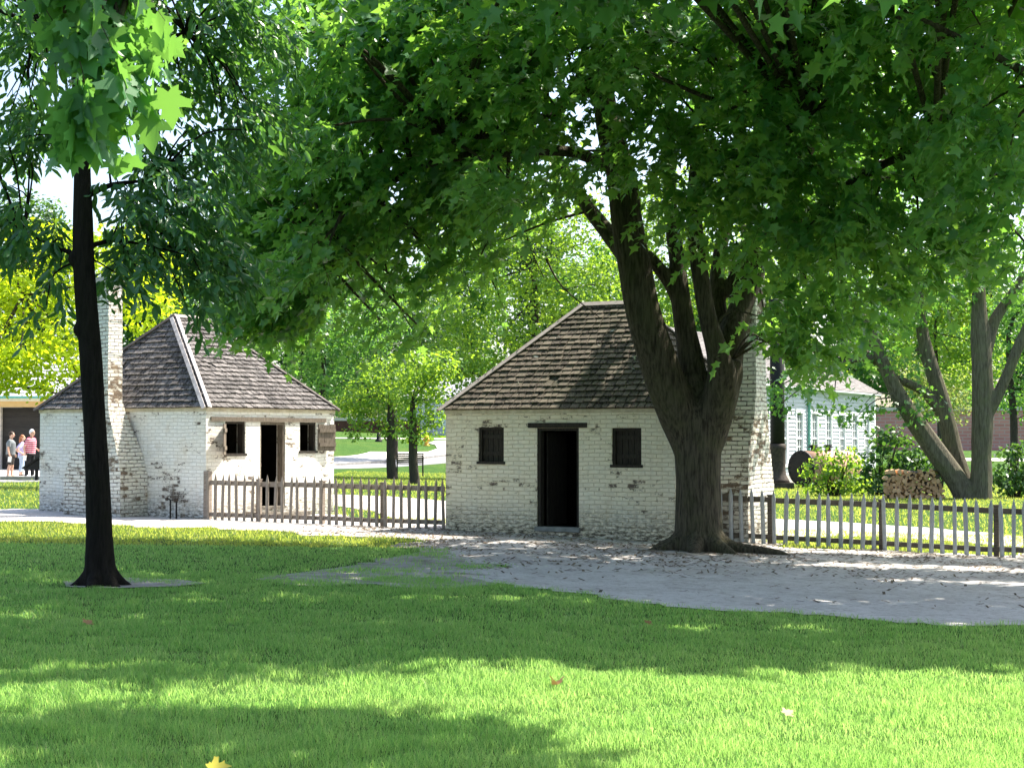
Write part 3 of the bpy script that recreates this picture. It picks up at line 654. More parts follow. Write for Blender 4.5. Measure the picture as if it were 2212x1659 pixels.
def fence(label, P0, P1, n, h, pm, rm, posts, group, wide=1.0, first_post=False):
    d = P1 - P0; d.z = 0; Ln = d.length; d.normalize(); ang = math.atan2(d.y, d.x); nb = Vector((-d.y, d.x, 0))
    if nb.y < 0: nb = -nb
    root = thing('picket_fence', label, 'fence', (P0.x, P0.y, terrain(P0.x, P0.y)), 0, group); base = Vector(root.location)
    variants = [picket_mesh('picket', .068 * wide * k, .046, h * q) for k, q in ((1, 1), (.93, 1.01), (1.06, .992))]
    for i in range(n):
        t = i / (n - 1); p = P0 + d * (Ln * t) + d * R.uniform(-.012, .012); g = terrain(p.x, p.y)
        o = link('picket', variants[R.randrange(3)], pm, root, (p.x - base.x, p.y - base.y, g - base.z + R.uniform(-.02, .008)))
        o.rotation_euler = (R.uniform(-.02, .02), R.uniform(-.035, .035), ang + R.uniform(-.1, .1)); o.scale = (1, 1, R.uniform(.975, 1.02))
    for zc, zh in ((h * .80, .095), (h * .13, .085)):
        b = MB(); cuts = [0] + list(posts) + [1]
        for a, c in zip(cuts, cuts[1:]):
            if c - a < 1e-3: continue
            p, q = P0 + d * (Ln * a - .0), P0 + d * (Ln * c); gp_, gq = terrain(p.x, p.y) + R.uniform(-.01, .01), terrain(q.x, q.y) + R.uniform(-.01, .01)
            f0, f1 = nb * .026, nb * .062; q = q - d * .004
            mk = lambda s, off, z: Vector((s.x, s.y, 0)) + off + Vector((0, 0, z)) - base
            b.hexa([mk(p, f0, gp_ + zc - zh / 2), mk(q, f0, gq + zc - zh / 2), mk(q, f1, gq + zc - zh / 2), mk(p, f1, gp_ + zc - zh / 2),
                    mk(p, f0, gp_ + zc + zh / 2), mk(q, f0, gq + zc + zh / 2), mk(q, f1, gq + zc + zh / 2), mk(p, f1, gp_ + zc + zh / 2)])
        b.build('rail', rm, root)
    pmsh = MB(); pmsh.bb((-.042, -.042, -.3), (.042, .042, h * .88)); pmsh.bb((-.05, -.05, h * .88), (.05, .05, h * .90)); pme = pmsh.mesh('post')
    for a in posts:
        p = P0 + d * (Ln * a) + nb * .12; o = link('post', pme, rm, root, (p.x - base.x, p.y - base.y, terrain(p.x, p.y) - base.z)); o.rotation_euler = (0, 0, ang)
    if first_post:
        b = MB(); b.bb((-.06, -.06, -.3), (.06, .06, h * 1.04)); o = b.build('post', rm, root, (-d.x * .0, -d.y * .0, 0)); o.location = (d.x * -.05 + nb.x * .06, d.y * -.05 + nb.y * .06, 0); o.rotation_euler = (0, 0, ang)
    return root
Pl0 = Vector((-6.12, 32.80, 0)); Pl1 = Vector((-1.27, 30.30, 0))
fence('brown weathered picket fence running between the two white houses', Pl0, Pl1, 31, .94, M['picket'], M['rail'], (.215, .49, .745), 'picket fences', first_post=True)
Pr0 = Vector(((1556 - 1106) / F * 28.95, 28.95, 0)); dirR = Vector((.93, -.37, 0)); Pr1 = Pr0 + dirR * 6.9
fence('grey picket fence with dark rails right of the big forked tree', Pr0, Pr1, 37, .97, M['picket_grey'], M['darkrail'], (.125, .405, .68, .94), 'picket fences', 1.05)

# ================================================================== TREES
def remesh_tree(mb, name, m, parent, vox, sm=4):
    o = mb.build(name, m, parent); r = o.modifiers.new('Remesh', 'REMESH'); r.mode = 'VOXEL'; r.voxel_size = vox; r.use_smooth_shade = True
    s = o.modifiers.new('Smooth', 'SMOOTH'); s.factor = .6; s.iterations = sm; return o
def in_ell(n, shell=0.0):
    r = NR.random(n) ** (1 / 3.0); r = shell + (1 - shell) * r; return unit(n) * r[:, None]
def sprays(blobs, axis, per, nleaf, size, half, spread=.5, droop=.5, length=.55, tilt=.45, down=.35):
    """leafy drooping sprays inside ellipsoids; returns arrays for leaf_mesh and twig polylines"""
    C, T, Nn, Sz, Rn, tw = [], [], [], [], [], []
    for (c, rd, dens) in blobs:
        vol = rd[0] * rd[1] * rd[2]; n = max(3, int(per * dens * vol ** .72))
        P = np.array(c) + in_ell(n) * np.array(rd)
        out = P - np.array(axis)[None, :]; out[:, 2] = 0; out /= (np.linalg.norm(out, axis=1, keepdims=True) + 1e-6)
        d = out * .7 + unit(n) * .8; d[:, 2] = d[:, 2] * .3 - down * .5; d /= np.linalg.norm(d, axis=1, keepdims=True)
        Ls = length * NR.uniform(.6, 1.35, n); k = nleaf
        tt = (np.arange(k) + .5) / k
        pos = P[:, None, :] + d[:, None, :] * (Ls[:, None, None] * tt[None, :, None]); pos[:, :, 2] -= (droop * Ls[:, None] * tt[None, :] ** 2)
        side = np.cross(d, np.array([0, 0, 1.0])); side /= (np.linalg.norm(side, axis=1, keepdims=True) + 1e-6)
        sg = np.where(np.arange(k) % 2 == 0, 1.0, -1.0)
        tdir = d[:, None, :] * .6 + side[:, None, :] * sg[None, :, None] * spread * NR.uniform(.5, 1.5, (n, k))[:, :, None] + NR.normal(size=(n, k, 3)) * .25
        tdir[:, :, 2] -= down * NR.uniform(.3, 2.0, (n, k))
        nn = np.array([0, 0, 1.0]) + NR.normal(size=(n, k, 3)) * tilt
        pos = pos + tdir * size * .25
        rb = NR.random(n) * .55
        C.append(pos.reshape(-1, 3)); T.append(tdir.reshape(-1, 3)); Nn.append(nn.reshape(-1, 3)); Sz.append(size * NR.uniform(.5, 1.35, n * k)); Rn.append((np.repeat(rb, k) + NR.random(n * k) * .45))
        for i in range(0, n, 3): tw.append((P[i], P[i] + d[i] * Ls[i] * .5 - np.array([0, 0, droop * Ls[i] * .25]), P[i] + d[i] * Ls[i] - np.array([0, 0, droop * Ls[i]])))
    return [np.concatenate(a) for a in (C, T, Nn, Sz, Rn)] + [tw]
def clumps(blobs, per, k, size, spread=.35, up=.7):
    C, Nn, Sz, Rn = [], [], [], []
    for (c, rd, dens) in blobs:
        n = max(4, int(per * dens * (rd[0] * rd[1] * rd[2]) ** .70)); P = in_ell(n, .45) * np.array(rd); o = P / (np.linalg.norm(P, axis=1, keepdims=True) + 1e-6)
        P = P + np.array(c); sp = spread * .85 * NR.uniform(.5, 1.4, n)
        off = NR.normal(size=(n, k, 3)) * sp[:, None, None] * np.array([1, 1, .55])
        nn = o[:, None, :] * .5 + np.array([0, 0, up]) + NR.normal(size=(n, k, 3)) * .55
        C.append((P[:, None, :] + off).reshape(-1, 3)); Nn.append(nn.reshape(-1, 3)); Sz.append(size * NR.uniform(.6, 1.3, n * k)); Rn.append(np.repeat(NR.random(n) * .6, k) + NR.random(n * k) * .4)
    C, Nn, Sz, Rn = [np.concatenate(a) for a in (C, Nn, Sz, Rn)]
    T = np.cross(Nn, unit(len(C))); T[:, 2] -= .25
    return C, T, Nn, Sz, Rn
def twigs(mb, tw, r=.006):
    for a, b, c in tw: mb.tube([a, b, c], [r, r * .8, r * .45], 3, False, False)
def blob(px, py, rx, ry, d, rd, dens=1.0):
    return (at(px, py, d), (rx * d / F, rd, ry * d / F), dens)
def nearest(pts, q): return min(pts, key=lambda p: (p - q).length)
def branch_to(root, m, joints, blobs, r=.035, sub=3, most=95):
    extra = MB()
    for i, (c, rd, dens) in enumerate(blobs):
        c = Vector(c); jn = nearest(joints, c); mid = jn.lerp(c, .5) + Vector((R.uniform(-.15, .15), R.uniform(-.15, .15), R.uniform(.0, .3)))
        ln = (c - jn).length; rr = min(r, .014 + .010 * ln); q = MB() if i < most else extra
        q.tube([jn, mid, c], [rr, rr * .7, rr * .35], 6, True, True, sub=sub)
        if i < most: q.build('branch', m, root)
    if extra.v: tag(extra.build('branches', m, root), kind='stuff')

HOLES = ((60, 140, 22), (115, 355, 35), (410, 285, 20), (585, 150, 42))
def fill(n, x0, x1, y0f, y1f, d, dd0, dd1, rx, ry, rd, de, holes=HOLES, seed=3):
    r_ = random.Random(seed); out = []
    while len(out) < n:
        x = r_.uniform(x0, x1); lo, hi = y0f, y1f(x); y = r_.uniform(lo, hi)
        if any(math.hypot(x - a, y - b) < c + rx * .8 for a, b, c in holes): continue
        q = r_.uniform(.7, 1.2); out.append(blob(x, y, rx * q, ry * q, d + r_.uniform(dd0, dd1), rd, de))
    return out
# ---- the big forked maple
TB = G(1510, 1190); DT = TB.y
def tp(px, py, dd=0.0): return at(px, py, DT + dd)
def pr(w, dd=0.0): return w / 2 * (DT + dd) / F
maple = thing('maple_tree', 'big maple with a forked grey trunk standing in the gravel before the right house', 'tree', (0, 0, 0))
limbs = [
    ([tp(1512, 1222), tp(1511, 1190), tp(1511, 1160), tp(1509, 1100), tp(1508, 1030), tp(1507, 960), tp(1506, 910), tp(1506, 870)], [62, 59, 54, 51, 50, 51, 50, 30]),
    ([tp(1508, 1040), tp(1500, 970), tp(1472, 900), tp(1440, 830, -.1), tp(1412, 750, -.2), tp(1388, 670, -.25), tp(1372, 580, -.25), tp(1355, 480, -.2), tp(1343, 390, -.1), tp(1322, 300, .0), tp(1305, 210, .1), tp(1300, 60, .2), tp(1310, -140, .3)], [22, 46, 49, 44, 42, 39, 36, 35, 33, 31, 25, 20, 13]),
    ([tp(1352, 560, -.2), tp(1318, 510, .2), tp(1275, 455, .6), tp(1238, 400, 1.0), tp(1190, 330, 1.5), tp(1120, 240, 2.2)], [17, 19, 17, 15, 12, 9]),
    ([tp(1318, 260, .0), tp(1296, 215, -.2), tp(1270, 190, -.3), tp(1238, 215, -.5)], [18, 17, 15, 13]),
    ([tp(1290, 175, -.2), tp(1262, 195, -.4), tp(1236, 214, -.6), tp(1180, 250, -1.0), tp(1080, 290, -1.5), tp(960, 300, -2.0)], [17, 15, 13, 10, 8, 6]),
    ([tp(1508, 1040), tp(1508, 960), tp(1506, 890, .15), tp(1496, 800, .25), tp(1482, 720, .3), tp(1470, 640, .3), tp(1462, 560, .35), tp(1450, 470, .4), tp(1445, 330, .5), tp(1450, 150, .7), tp(1470, -120, 1)], [22, 42, 40, 31, 25, 22, 18, 16, 14, 11, 8]),
    ([tp(1480, 690, .3), tp(1452, 620, .3), tp(1420, 575, .25), tp(1396, 548, .2)], [17, 16, 15, 13]),
    ([tp(1508, 1040), tp(1522, 965), tp(1545, 890, -.1), tp(1560, 820, -.3), tp(1549, 760, -.45), tp(1530, 690, -.5), tp(1515, 610, -.5), tp(1503, 520, -.45), tp(1500, 420, -.4), tp(1508, 300, -.2), tp(1530, 120, 0), tp(1560, -120, .3)], [22, 38, 42, 34, 24, 20, 19, 18, 16, 13, 10, 7]),
    ([tp(1512, 1030), tp(1530, 950), tp(1560, 850, .1), tp(1578, 740, .2), tp(1598, 670, .3), tp(1625, 600, .4), tp(1645, 540, .5), tp(1690, 430, .8), tp(1760, 300, 1.1), tp(1860, 120, 1.5), tp(1960, -80, 2)], [22, 38, 38, 32, 27, 25, 23, 18, 14, 10, 7]),
    ([tp(1572, 790, .3), tp(1556, 700, .5), tp(1548, 620, .6), tp(1556, 540, .7), tp(1585, 400, .9), tp(1600, 250, 1.2), tp(1620, 60, 1.5)], [26, 21, 18, 16, 14, 11, 8]),
    ([tp(1568, 640, .5), tp(1598, 580, .5), tp(1622, 545, .5)], [17, 15, 13]),
    ([tp(1540, 900, -.1), tp(1566, 840, -.1), tp(1580, 805, -.15), tp(1583, 775, -.2)], [26, 32, 27, 17]),
    ([tp(1640, 560, .4), tp(1700, 500, -.6), tp(1790, 430, -1.8), tp(1900, 360, -3.2), tp(2020, 310, -4.4)], [14, 13, 11, 9, 6]),
    ([tp(1500, 480, -.4), tp(1560, 400, -1.2), tp(1640, 330, -2.4), tp(1740, 260, -3.6)], [12, 11, 9, 6]),
    ([tp(1345, 380, -.1), tp(1240, 330, -.8), tp(1100, 330, -1.4), tp(940, 350, -1.6), tp(800, 420, -1.4), tp(660, 500, -1)], [14, 13, 11, 9, 7, 5]),
]
tb = MB(); JM = []
for pts, ws in limbs:
    n_ = 12; tb.tube(pts, [w * DT / F for w in ws], n_, wob=.06, sub=4); JM += [Vector(p) for p in spline([Vector(p) for p in pts], ws, 3)[0]][len(pts) // 3:]
for ang, ln, rr in ((200, .95, .15), (255, .75, .16), (300, .8, .15), (335, 1.25, .17), (20, .9, .16), (70, .8, .16), (130, .9, .16), (165, .75, .14), (355, .8, .11)):
    d = Vector((math.cos(rad(ang)), math.sin(rad(ang)), 0)); b0 = Vector((TB.x, TB.y, TB.z))
    side = Vector((-d.y, d.x, 0)) * R.uniform(-.15, .15)
    tb.tube([b0 + d * .20 + Vector((0, 0, .36)), b0 + d * .38 + Vector((0, 0, .14)), b0 + d * .62 + side * .5 + Vector((0, 0, .045)), b0 + d * ln + side + Vector((0, 0, -.02)), b0 + d * (ln + .25) + side * 1.5 + Vector((0, 0, -.12))], [rr * .9, rr * .95, rr * .72, rr * .5, rr * .35], 8, wob=.15, sub=3)
remesh_tree(tb, 'trunk', M['bark'], maple, .024, 14)
mblobs = []
for x, y, rx, ry, dd, rd, de in (
    # hanging left lobes, over the left house
    (560, 420, 90, 80, -1, 1.2, .6), (640, 330, 110, 90, -1, 1.5, 1), (560, 560, 80, 70, 0, 1.0, 1.3), (630, 640, 100, 70, .5, 1.0, 2.0), (530, 640, 60, 50, .5, .8, 1.8), (700, 640, 65, 60, .5, .8, 1.8), (650, 700, 70, 35, .6, .6, 1.6), (720, 540, 95, 80, 0, 1.1, 1.6), (590, 690, 60, 35, .6, .6, 1.6), (640, 480, 90, 80, 0, 1.1, 1.4),
    (760, 430, 100, 90, -.5, 1.3, 1.1), (880, 460, 100, 80, -.5, 1.2, 1.1), (850, 600, 65, 55, .5, .8, .8), (900, 700, 55, 42, .5, .6, 1.0), (960, 600, 50, 45, .5, .7, .5), (930, 540, 70, 50, 0, .9, 1.2), (820, 690, 45, 40, 1, .6, .4), (1040, 550, 70, 45, 0, .9, 1), (1090, 520, 50, 40, .3, .8, .9),
    (1000, 420, 110, 80, -.5, 1.3, 1.1), (1110, 400, 90, 70, 0, 1.2, .9), (1190, 440, 45, 50, .6, .8, .6), (1170, 330, 90, 80, 0, 1.2, .9), (1250, 330, 55, 50, -.5, .8, .8),
    (680, 200, 100, 100, -1, 1.5, .9), (760, 300, 120, 100, -1.5, 1.6, 1), (820, 120, 130, 110, -1, 1.8, 1), (900, 260, 120, 100, -1.5, 1.6, 1), (960, 80, 130, 110, -1, 1.8, .9), (1030, 240, 120, 100, -1.5, 1.6, 1), (1100, 90, 130, 110, -1, 1.8, .9), (1150, 210, 90, 90, -1, 1.5, 1),
    (1230, 80, 110, 100, -1.5, 1.6, .9), (1380, 60, 120, 100, -2, 1.6, .9), (1400, 170, 90, 90, -2, 1.4, .9), (1260, 270, 50, 40, 1.2, .8, .3), (1410, 290, 80, 80, -1.5, 1.2, 1), (1330, 330, 60, 45, -1.6, .7, .9), (1420, 390, 70, 60, -1, 1.0, .9), (1400, 490, 40, 40, -.9, .5, .55), (1300, 420, 40, 30, -.8, .5, .4),
    (1500, 230, 110, 100, -2, 1.4, 1), (1530, 80, 130, 110, -2, 1.7, 1), (1500, 350, 90, 70, -1.5, 1.1, 1), (1560, 440, 80, 60, -1.3, 1.0, 1), (1480, 440, 50, 50, -1, .7, .7), (1620, 330, 120, 100, -2.5, 1.5, 1), (1640, 490, 80, 70, -1.5, 1.1, 1), (1560, 520, 40, 35, -.8, .5, .5),
    (1680, 150, 130, 110, -3, 1.7, 1), (1760, 380, 130, 100, -3, 1.6, 1), (1740, 520, 110, 90, -2.5, 1.4, 1), (1700, 610, 80, 70, -1.5, 1.1, 1.3), (1660, 690, 48, 48, -.8, .6, 1.6), (1700, 720, 45, 40, -.8, .6, 1.6), (1760, 690, 70, 60, -1, .9, 1.4), (1780, 770, 45, 40, -.6, .6, 1.0), (1700, 765, 40, 35, -.6, .5, 1.1), (1655, 740, 20, 18, -.9, .3, 1.2), (1830, 640, 80, 60, -1.5, 1.0, .9),
    (1840, 240, 140, 110, -3.5, 1.7, 1), (1870, 480, 130, 100, -3.5, 1.5, 1), (1860, 90, 130, 110, -3, 1.8, .9), (1900, 600, 70, 50, -2.5, .9, .8), (1980, 400, 120, 100, -4, 1.5, 1), (1980, 540, 110, 70, -3.5, 1.2, 1), (2000, 240, 120, 110, -4, 1.6, .9), (2080, 520, 90, 60, -3.5, 1.0, .9), (2000, 90, 120, 110, -3.5, 1.6, .7),
): mblobs.append(blob(x, y, rx, ry, DT + dd, rd, de))
def low(x):
    P = ((450, 690), (650, 690), (760, 560), (950, 530), (1100, 470), (1250, 330), (1350, 300), (1420, 420), (1560, 480), (1640, 520), (1760, 590), (1900, 580), (2212, 520))
    for (a, b), (c, e) in zip(P, P[1:]):
        if x <= c: return b + (e - b) * (x - a) / (c - a) - 40
    return 480
mblobs += fill(50, 640, 2212, -40, low, DT, -4.2, -1.2, 85, 62, 1.0, 1.0, ((585, 150, 60), (1300, 250, 20)), 5) + [blob(x, y, 70, 55, DT - 4.3, .8, 1.2) for x, y in ((980, 50), (1010, 130), (700, 40), (760, 90), (650, 60), (1060, 60), (1320, 120), (1600, 20), (1680, 60), (1740, 20), (1640, 120), (1710, 150), (1780, 110), (1620, 200), (1700, 230))] + fill(24, 500, 1150, 120, low, DT, -.5, 1.5, 80, 60, 1.0, 1.3, ((585, 150, 70), (700, 130, 30)), 6)
upper = []
for x, y, z, r_, de in ((1, 27, 11, 3, .5), (4, 26, 12.5, 3.2, .5), (6.5, 25, 11, 3, .5), (4.4, 28.2, 8.8, 2.0, .7), (5.9, 29.5, 8.2, 2.2, .8), (5.4, 30.9, 7.0, 1.5, .9), (6.3, 32, 7.4, 1.8, .8), (7, 29, 8, 2, .6), (-1, 26, 9, 2.4, .6), (-2.6, 25, 8.2, 2, .6), (7.5, 22, 9, 2.4, .6), (5, 21.5, 9.2, 2.2, .6), (2, 22, 9.2, 2.4, .6), (-.4, 23, 8.6, 2.2, .6)): upper.append((Vector((x, y, z)), (r_, r_, r_ * .7), de))
MAXIS = (TB.x, TB.y, 5)
a_ = sprays(mblobs, MAXIS, 60, 11, .155, MAPLE_S, length=.6)
tw = a_[5]
me = leaf_mesh('crown', *[a_[i] for i in (0, 1, 2, 3)], MAPLE_S, a_[4]); link('crown', me, M['maple'], maple)
u_ = sprays(upper, MAXIS, 36, 10, .22, MAPLE_S, length=.8)
me = leaf_mesh('crown', *[u_[i] for i in (0, 1, 2, 3)], MAPLE_S, u_[4]); link('crown', me, M['maple'], maple)
branch_to(maple, M['bark'], JM, mblobs + upper, .05); bb = MB(); twigs(bb, tw, .006)
for x0, y0, x1, y1, x2, y2 in ((1015, 520, 1060, 600, 1095, 680), (960, 480, 985, 560, 1020, 640), (1180, 560, 1215, 620, 1300, 690), (830, 560, 850, 640, 905, 735), (700, 470, 730, 560, 800, 660), (1130, 430, 1140, 520, 1175, 600), (1700, 640, 1740, 720, 1790, 800), (1640, 620, 1650, 680, 1640, 735)):
    bb.tube([tp(x0, y0, .5), tp(x1, y1, .6), tp(x2, y2, .7)], [.020, .014, .006], 5, sub=4)
tag(bb.build('twigs', M['bark'], maple), kind='stuff')

# ---- dark slim tree on the left with long leaves
LB = G(217, 1266); DL = LB.y
def lp(px, py, dd=0.0): return at(px, py, DL + dd)
oak = thing('slim_tree', 'slim dark trunk with long drooping leaves standing on the lawn at left', 'tree', (0, 0, 0))
lt = MB()
lt.tube([lp(214, 1285), lp(216, 1240), lp(215, 1150), lp(211, 1040), lp(206, 940), lp(200, 840), lp(194, 740), lp(186, 650), lp(180, 560), lp(179, 470), lp(178, 390), lp(176, 280), lp(170, 140), lp(165, -60)], [w * DL / F / 2 for w in (86, 72, 57, 53, 50, 48, 49, 50, 46, 42, 38, 33, 28, 20)], 14, wob=.12, sub=4)
for x, y, r_ in ((176, 712, 19), (166, 560, 20)): lt.ball(lp(x, y), r_ * DL / F, 10, 8)
for ang in (10, 80, 150, 200, 260, 320):
    d = Vector((math.cos(rad(ang)), math.sin(rad(ang)), 0)); lt.tube([LB + d * .06 + Vector((0, 0, .30)), LB + d * .17 + Vector((0, 0, .08)), LB + d * .36 + Vector((0, 0, -.06))], [.07, .075, .05], 8, sub=3)
for pts, ws in (([lp(176, 560), lp(150, 545, .2), lp(110, 530, .4), lp(50, 500, .6)], [9, 7, 5, 3]), ([lp(178, 430), lp(240, 400, .5), lp(330, 390, .8)], [9, 7, 4]), ([lp(178, 540), lp(240, 520, .4), lp(320, 530, .7)], [8, 6, 3]), ([lp(170, 200), lp(260, 120, .5), lp(400, 70, .8)], [11, 8, 4]), ([lp(168, 120), lp(90, 60, .5), lp(-40, 10, 1)], [10, 8, 5])):
    lt.tube(pts, [w * DL / F for w in ws], 8, wob=.1, sub=3)
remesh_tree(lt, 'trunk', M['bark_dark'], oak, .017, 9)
JO = [lp(176, 560), lp(178, 480), lp(110, 530, .4), lp(50, 500, .6), lp(240, 400, .5), lp(330, 390, .8), lp(240, 520, .4), lp(320, 530, .7), lp(176, 300), lp(260, 120, .5), lp(400, 70, .8), lp(90, 60, .5)]
oblobs = [blob(x, y, rx, ry, DL + dd, rd, de) for x, y, rx, ry, dd, rd, de in (
    (60, 470, 80, 45, .3, .7, 1.1), (110, 530, 60, 45, .3, .6, 1), (30, 530, 50, 45, .5, .6, .9), (130, 580, 45, 30, .3, .5, .8), (20, 400, 40, 35, .5, .6, .6), (60, 230, 70, 50, 1, .8, .6), (20, 130, 60, 60, 1, .8, .45), (100, 60, 80, 55, .5, .8, .8), (60, 330, 60, 30, 1.2, .6, .4), (10, 290, 40, 35, 1, .6, .6),
    (270, 430, 70, 50, .5, .8, 1), (340, 370, 80, 50, .5, .8, 1.1), (430, 340, 80, 45, .8, .8, 1), (420, 420, 80, 55, .5, .9, 1.1), (350, 470, 80, 50, .5, .9, 1), (260, 520, 60, 45, .3, .7, .9), (330, 550, 70, 40, .3, .8, .9), (430, 500, 75, 55, .5, .8, 1.1), (480, 570, 55, 45, .4, .6, 1), (440, 600, 60, 40, .4, .6, 1), (250, 590, 45, 30, .2, .5, .7), (300, 590, 40, 25, .2, .4, .7), (400, 650, 50, 20, .1, .3, .8), (100, 660, 45, 12, .1, .25, .5),
    (480, 250, 60, 40, 1, .7, .5), (390, 170, 60, 40, 1, .7, .55), (440, 100, 80, 60, 1, .8, .8), (520, 50, 90, 60, 1, .9, .9), (600, 70, 60, 60, 1.5, .8, .7), (330, 60, 70, 60, 1, .8, .8), (250, 200, 60, 60, 1.2, .7, .6), (420, 20, 90, 50, .5, .9, .8), (490, 150, 55, 40, 1.2, .6, .5))]
oblobs += fill(10, -40, 120, 0, lambda x: 330, DL, .6, 1.6, 50, 34, .6, .8, ((20, 150, 25),), 9)
oblobs += [blob(x, y, 40, 22, DL + 1, .5, .7) for x, y in ((360, 250), (330, 330), (440, 320), (470, 240), (330, 280), (390, 350), (300, 360), (430, 270), (60, 160), (15, 210), (90, 270))]
oblobs += fill(34, -40, 560, -20, lambda x: 560 if x > 230 or x < 140 else 330, DL, .4, 1.6, 60, 36, .6, .8)
oup = [(Vector((LB.x + x, LB.y + y, z)), (r_, r_, r_ * .7), .6) for x, y, z, r_ in ((0, .5, 8, 1.8), (-1.8, 0, 7.4, 1.4), (1.6, .3, 7.6, 1.3), (.2, -1.2, 7.4, 1.2))]
a_ = sprays(oblobs + oup, (LB.x, LB.y, 4), 120, 11, .150, LONG, spread=.9, droop=.45, length=.36, tilt=.6, down=.55)
link('crown', leaf_mesh('crown', *[a_[i] for i in (0, 1, 2, 3)], LONG, a_[4], .2), M['oak'], oak)
branch_to(oak, M['bark_dark'], JO, oblobs + oup, .016); bb = MB(); twigs(bb, a_[5], .004); tag(bb.build('twigs', M['bark_dark'], oak), kind='stuff')

# ---- near maple whose bough hangs in from above (its trunk stands out of the picture, left)
near = thing('maple_tree', 'near maple whose large bright leaves hang from the top left corner', 'tree', (0, 0, 0))
nt_ = MB(); nb_ = Vector((-3.6, 4.2, terrain(-3.6, 4.2)))
nl = [([nb_ + Vector((0, 0, -.2)), nb_ + Vector((.05, 0, 1.5)), nb_ + Vector((.1, .1, 3.2)), nb_ + Vector((.2, .4, 5.2)), nb_ + Vector((.3, .6, 7.5))], [.32, .25, .22, .17, .10]),
      ([nb_ + Vector((.1, .1, 3.2)), nb_ + Vector((.7, 1.3, 4.2)), nb_ + Vector((1.5, 2.4, 4.6)), nb_ + Vector((1.9, 3.0, 4.3))], [.11, .08, .05, .02]),
      ([nb_ + Vector((.2, .4, 5.0)), nb_ + Vector((1.8, 3.0, 6.2)), nb_ + Vector((3.6, 5.2, 6.8)), nb_ + Vector((6.0, 6.6, 7.2))], [.13, .10, .07, .03]),
      ([nb_ + Vector((.2, .4, 5.4)), nb_ + Vector((-1.5, 2.4, 6.6)), nb_ + Vector((-2.6, 4.6, 7.2))], [.12, .08, .03])]
for pts, ws in nl: nt_.tube(pts, ws, 10, wob=.1, sub=4)
remesh_tree(nt_, 'trunk', M['bark'], near, .035, 3)
nvis = [blob(x * .93, y - 62, rx * .85, ry, d, rd, de) for x, y, rx, ry, d, rd, de in ((110, -60, 85, 50, 6.6, .28, 1.0), (240, -50, 80, 50, 6.8, .28, 1.0), (185, 30, 80, 50, 6.7, .28, 1.0), (300, 40, 45, 50, 6.9, .25, .9), (230, 110, 70, 40, 6.7, .24, 1.0), (150, 90, 50, 40, 6.6, .2, .8), (290, 160, 40, 40, 6.8, .2, .9), (200, 190, 42, 40, 6.6, .2, 1.0), (190, 250, 30, 25, 6.6, .15, 1.2), (220, 245, 25, 20, 6.7, .15, 1.1), (60, -90, 60, 40, 6.5, .25, 1), (200, -140, 180, 50, 6.6, .4, 1))]
a_ = sprays(nvis, (-3.6, 4.2, 4), 560, 6, .108, MAPLE, spread=.6, droop=.5, length=.20, tilt=.55, down=1.3)
link('crown', leaf_mesh('crown', *[a_[i] for i in (0, 1, 2, 3)], MAPLE, a_[4]), M['maple_near'], near); ntw = a_[5]
nup = []
def shadow_blob(px, py, h, rx, ry, rz, de=1.0): nup.append((shade_at(px, py, h), (rx, ry, rz), de))
for px, py, h, rx, ry in ((150, 1600, 6.0, 1.0, .7), (450, 1590, 6.0, .9, .55), (700, 1605, 5.9, .8, .5), (900, 1655, 5.9, .6, .35), (150, 1380, 6.8, 1.2, .9), (420, 1400, 6.8, 1.1, .7), (640, 1440, 6.6, .8, .6), (60, 1475, 6.6, .5, .35), (300, 1470, 6.6, .6, .35), (400, 1690, 5.8, 1.2, .5)):
    shadow_blob(px, py, h, rx, ry, .55, 1.3)
nup += [(Vector((-3.2, 4.8, 8.2)), (1.8, 1.8, 1.2), .5), (Vector((-5.4, 8, 7.5)), (1.5, 1.5, 1), .5)]
a_ = sprays(nup, (-3.6, 4.2, 4), 95, 8, .19, MAPLE_S, length=.5)
link('crown', leaf_mesh('crown', *[a_[i] for i in (0, 1, 2, 3)], MAPLE_S, a_[4]), M['maple_near'], near)
JN = [Vector(p) for pts, ws in nl for p in pts[1:]]; branch_to(near, M['bark'], JN, nvis + nup, .03); bb = MB(); twigs(bb, ntw, .0025); tag(bb.build('twigs', M['bark'], near), kind='stuff')

# ---- maple out of the picture on the right; its boughs fill the top right corner
rt = thing('maple_tree', 'maple whose leafy boughs reach in at the top right corner', 'tree', (0, 0, 0))
rb0 = Vector((9.6, 19.5, terrain(9.6, 19.5))); rtm = MB()
rl = [([rb0 + Vector((0, 0, -.2)), rb0 + Vector((0, 0, 1.8)), rb0 + Vector((-.1, 0, 3.6)), rb0 + Vector((-.2, .1, 6)), rb0 + Vector((-.1, .1, 9))], [.42, .33, .28, .20, .10]),
      ([rb0 + Vector((-.1, 0, 3.2)), rb0 + Vector((-1.6, -.5, 4.9)), rb0 + Vector((-3.4, -1.0, 6.0)), rb0 + Vector((-5.2, -1.4, 6.8))], [.15, .11, .07, .03]),
      ([rb0 + Vector((-.1, 0, 3.6)), rb0 + Vector((-1.4, .6, 4.8)), rb0 + Vector((-3.4, 1.2, 5.2))], [.14, .09, .03]),
      ([rb0 + Vector((-.1, 0, 4)), rb0 + Vector((1.5, -1, 6)), rb0 + Vector((3, -2, 7.5))], [.15, .1, .04])]
for pts, ws in rl: rtm.tube(pts, ws, 10, wob=.1, sub=4)
remesh_tree(rtm, 'trunk', M['bark'], rt, .04, 3)
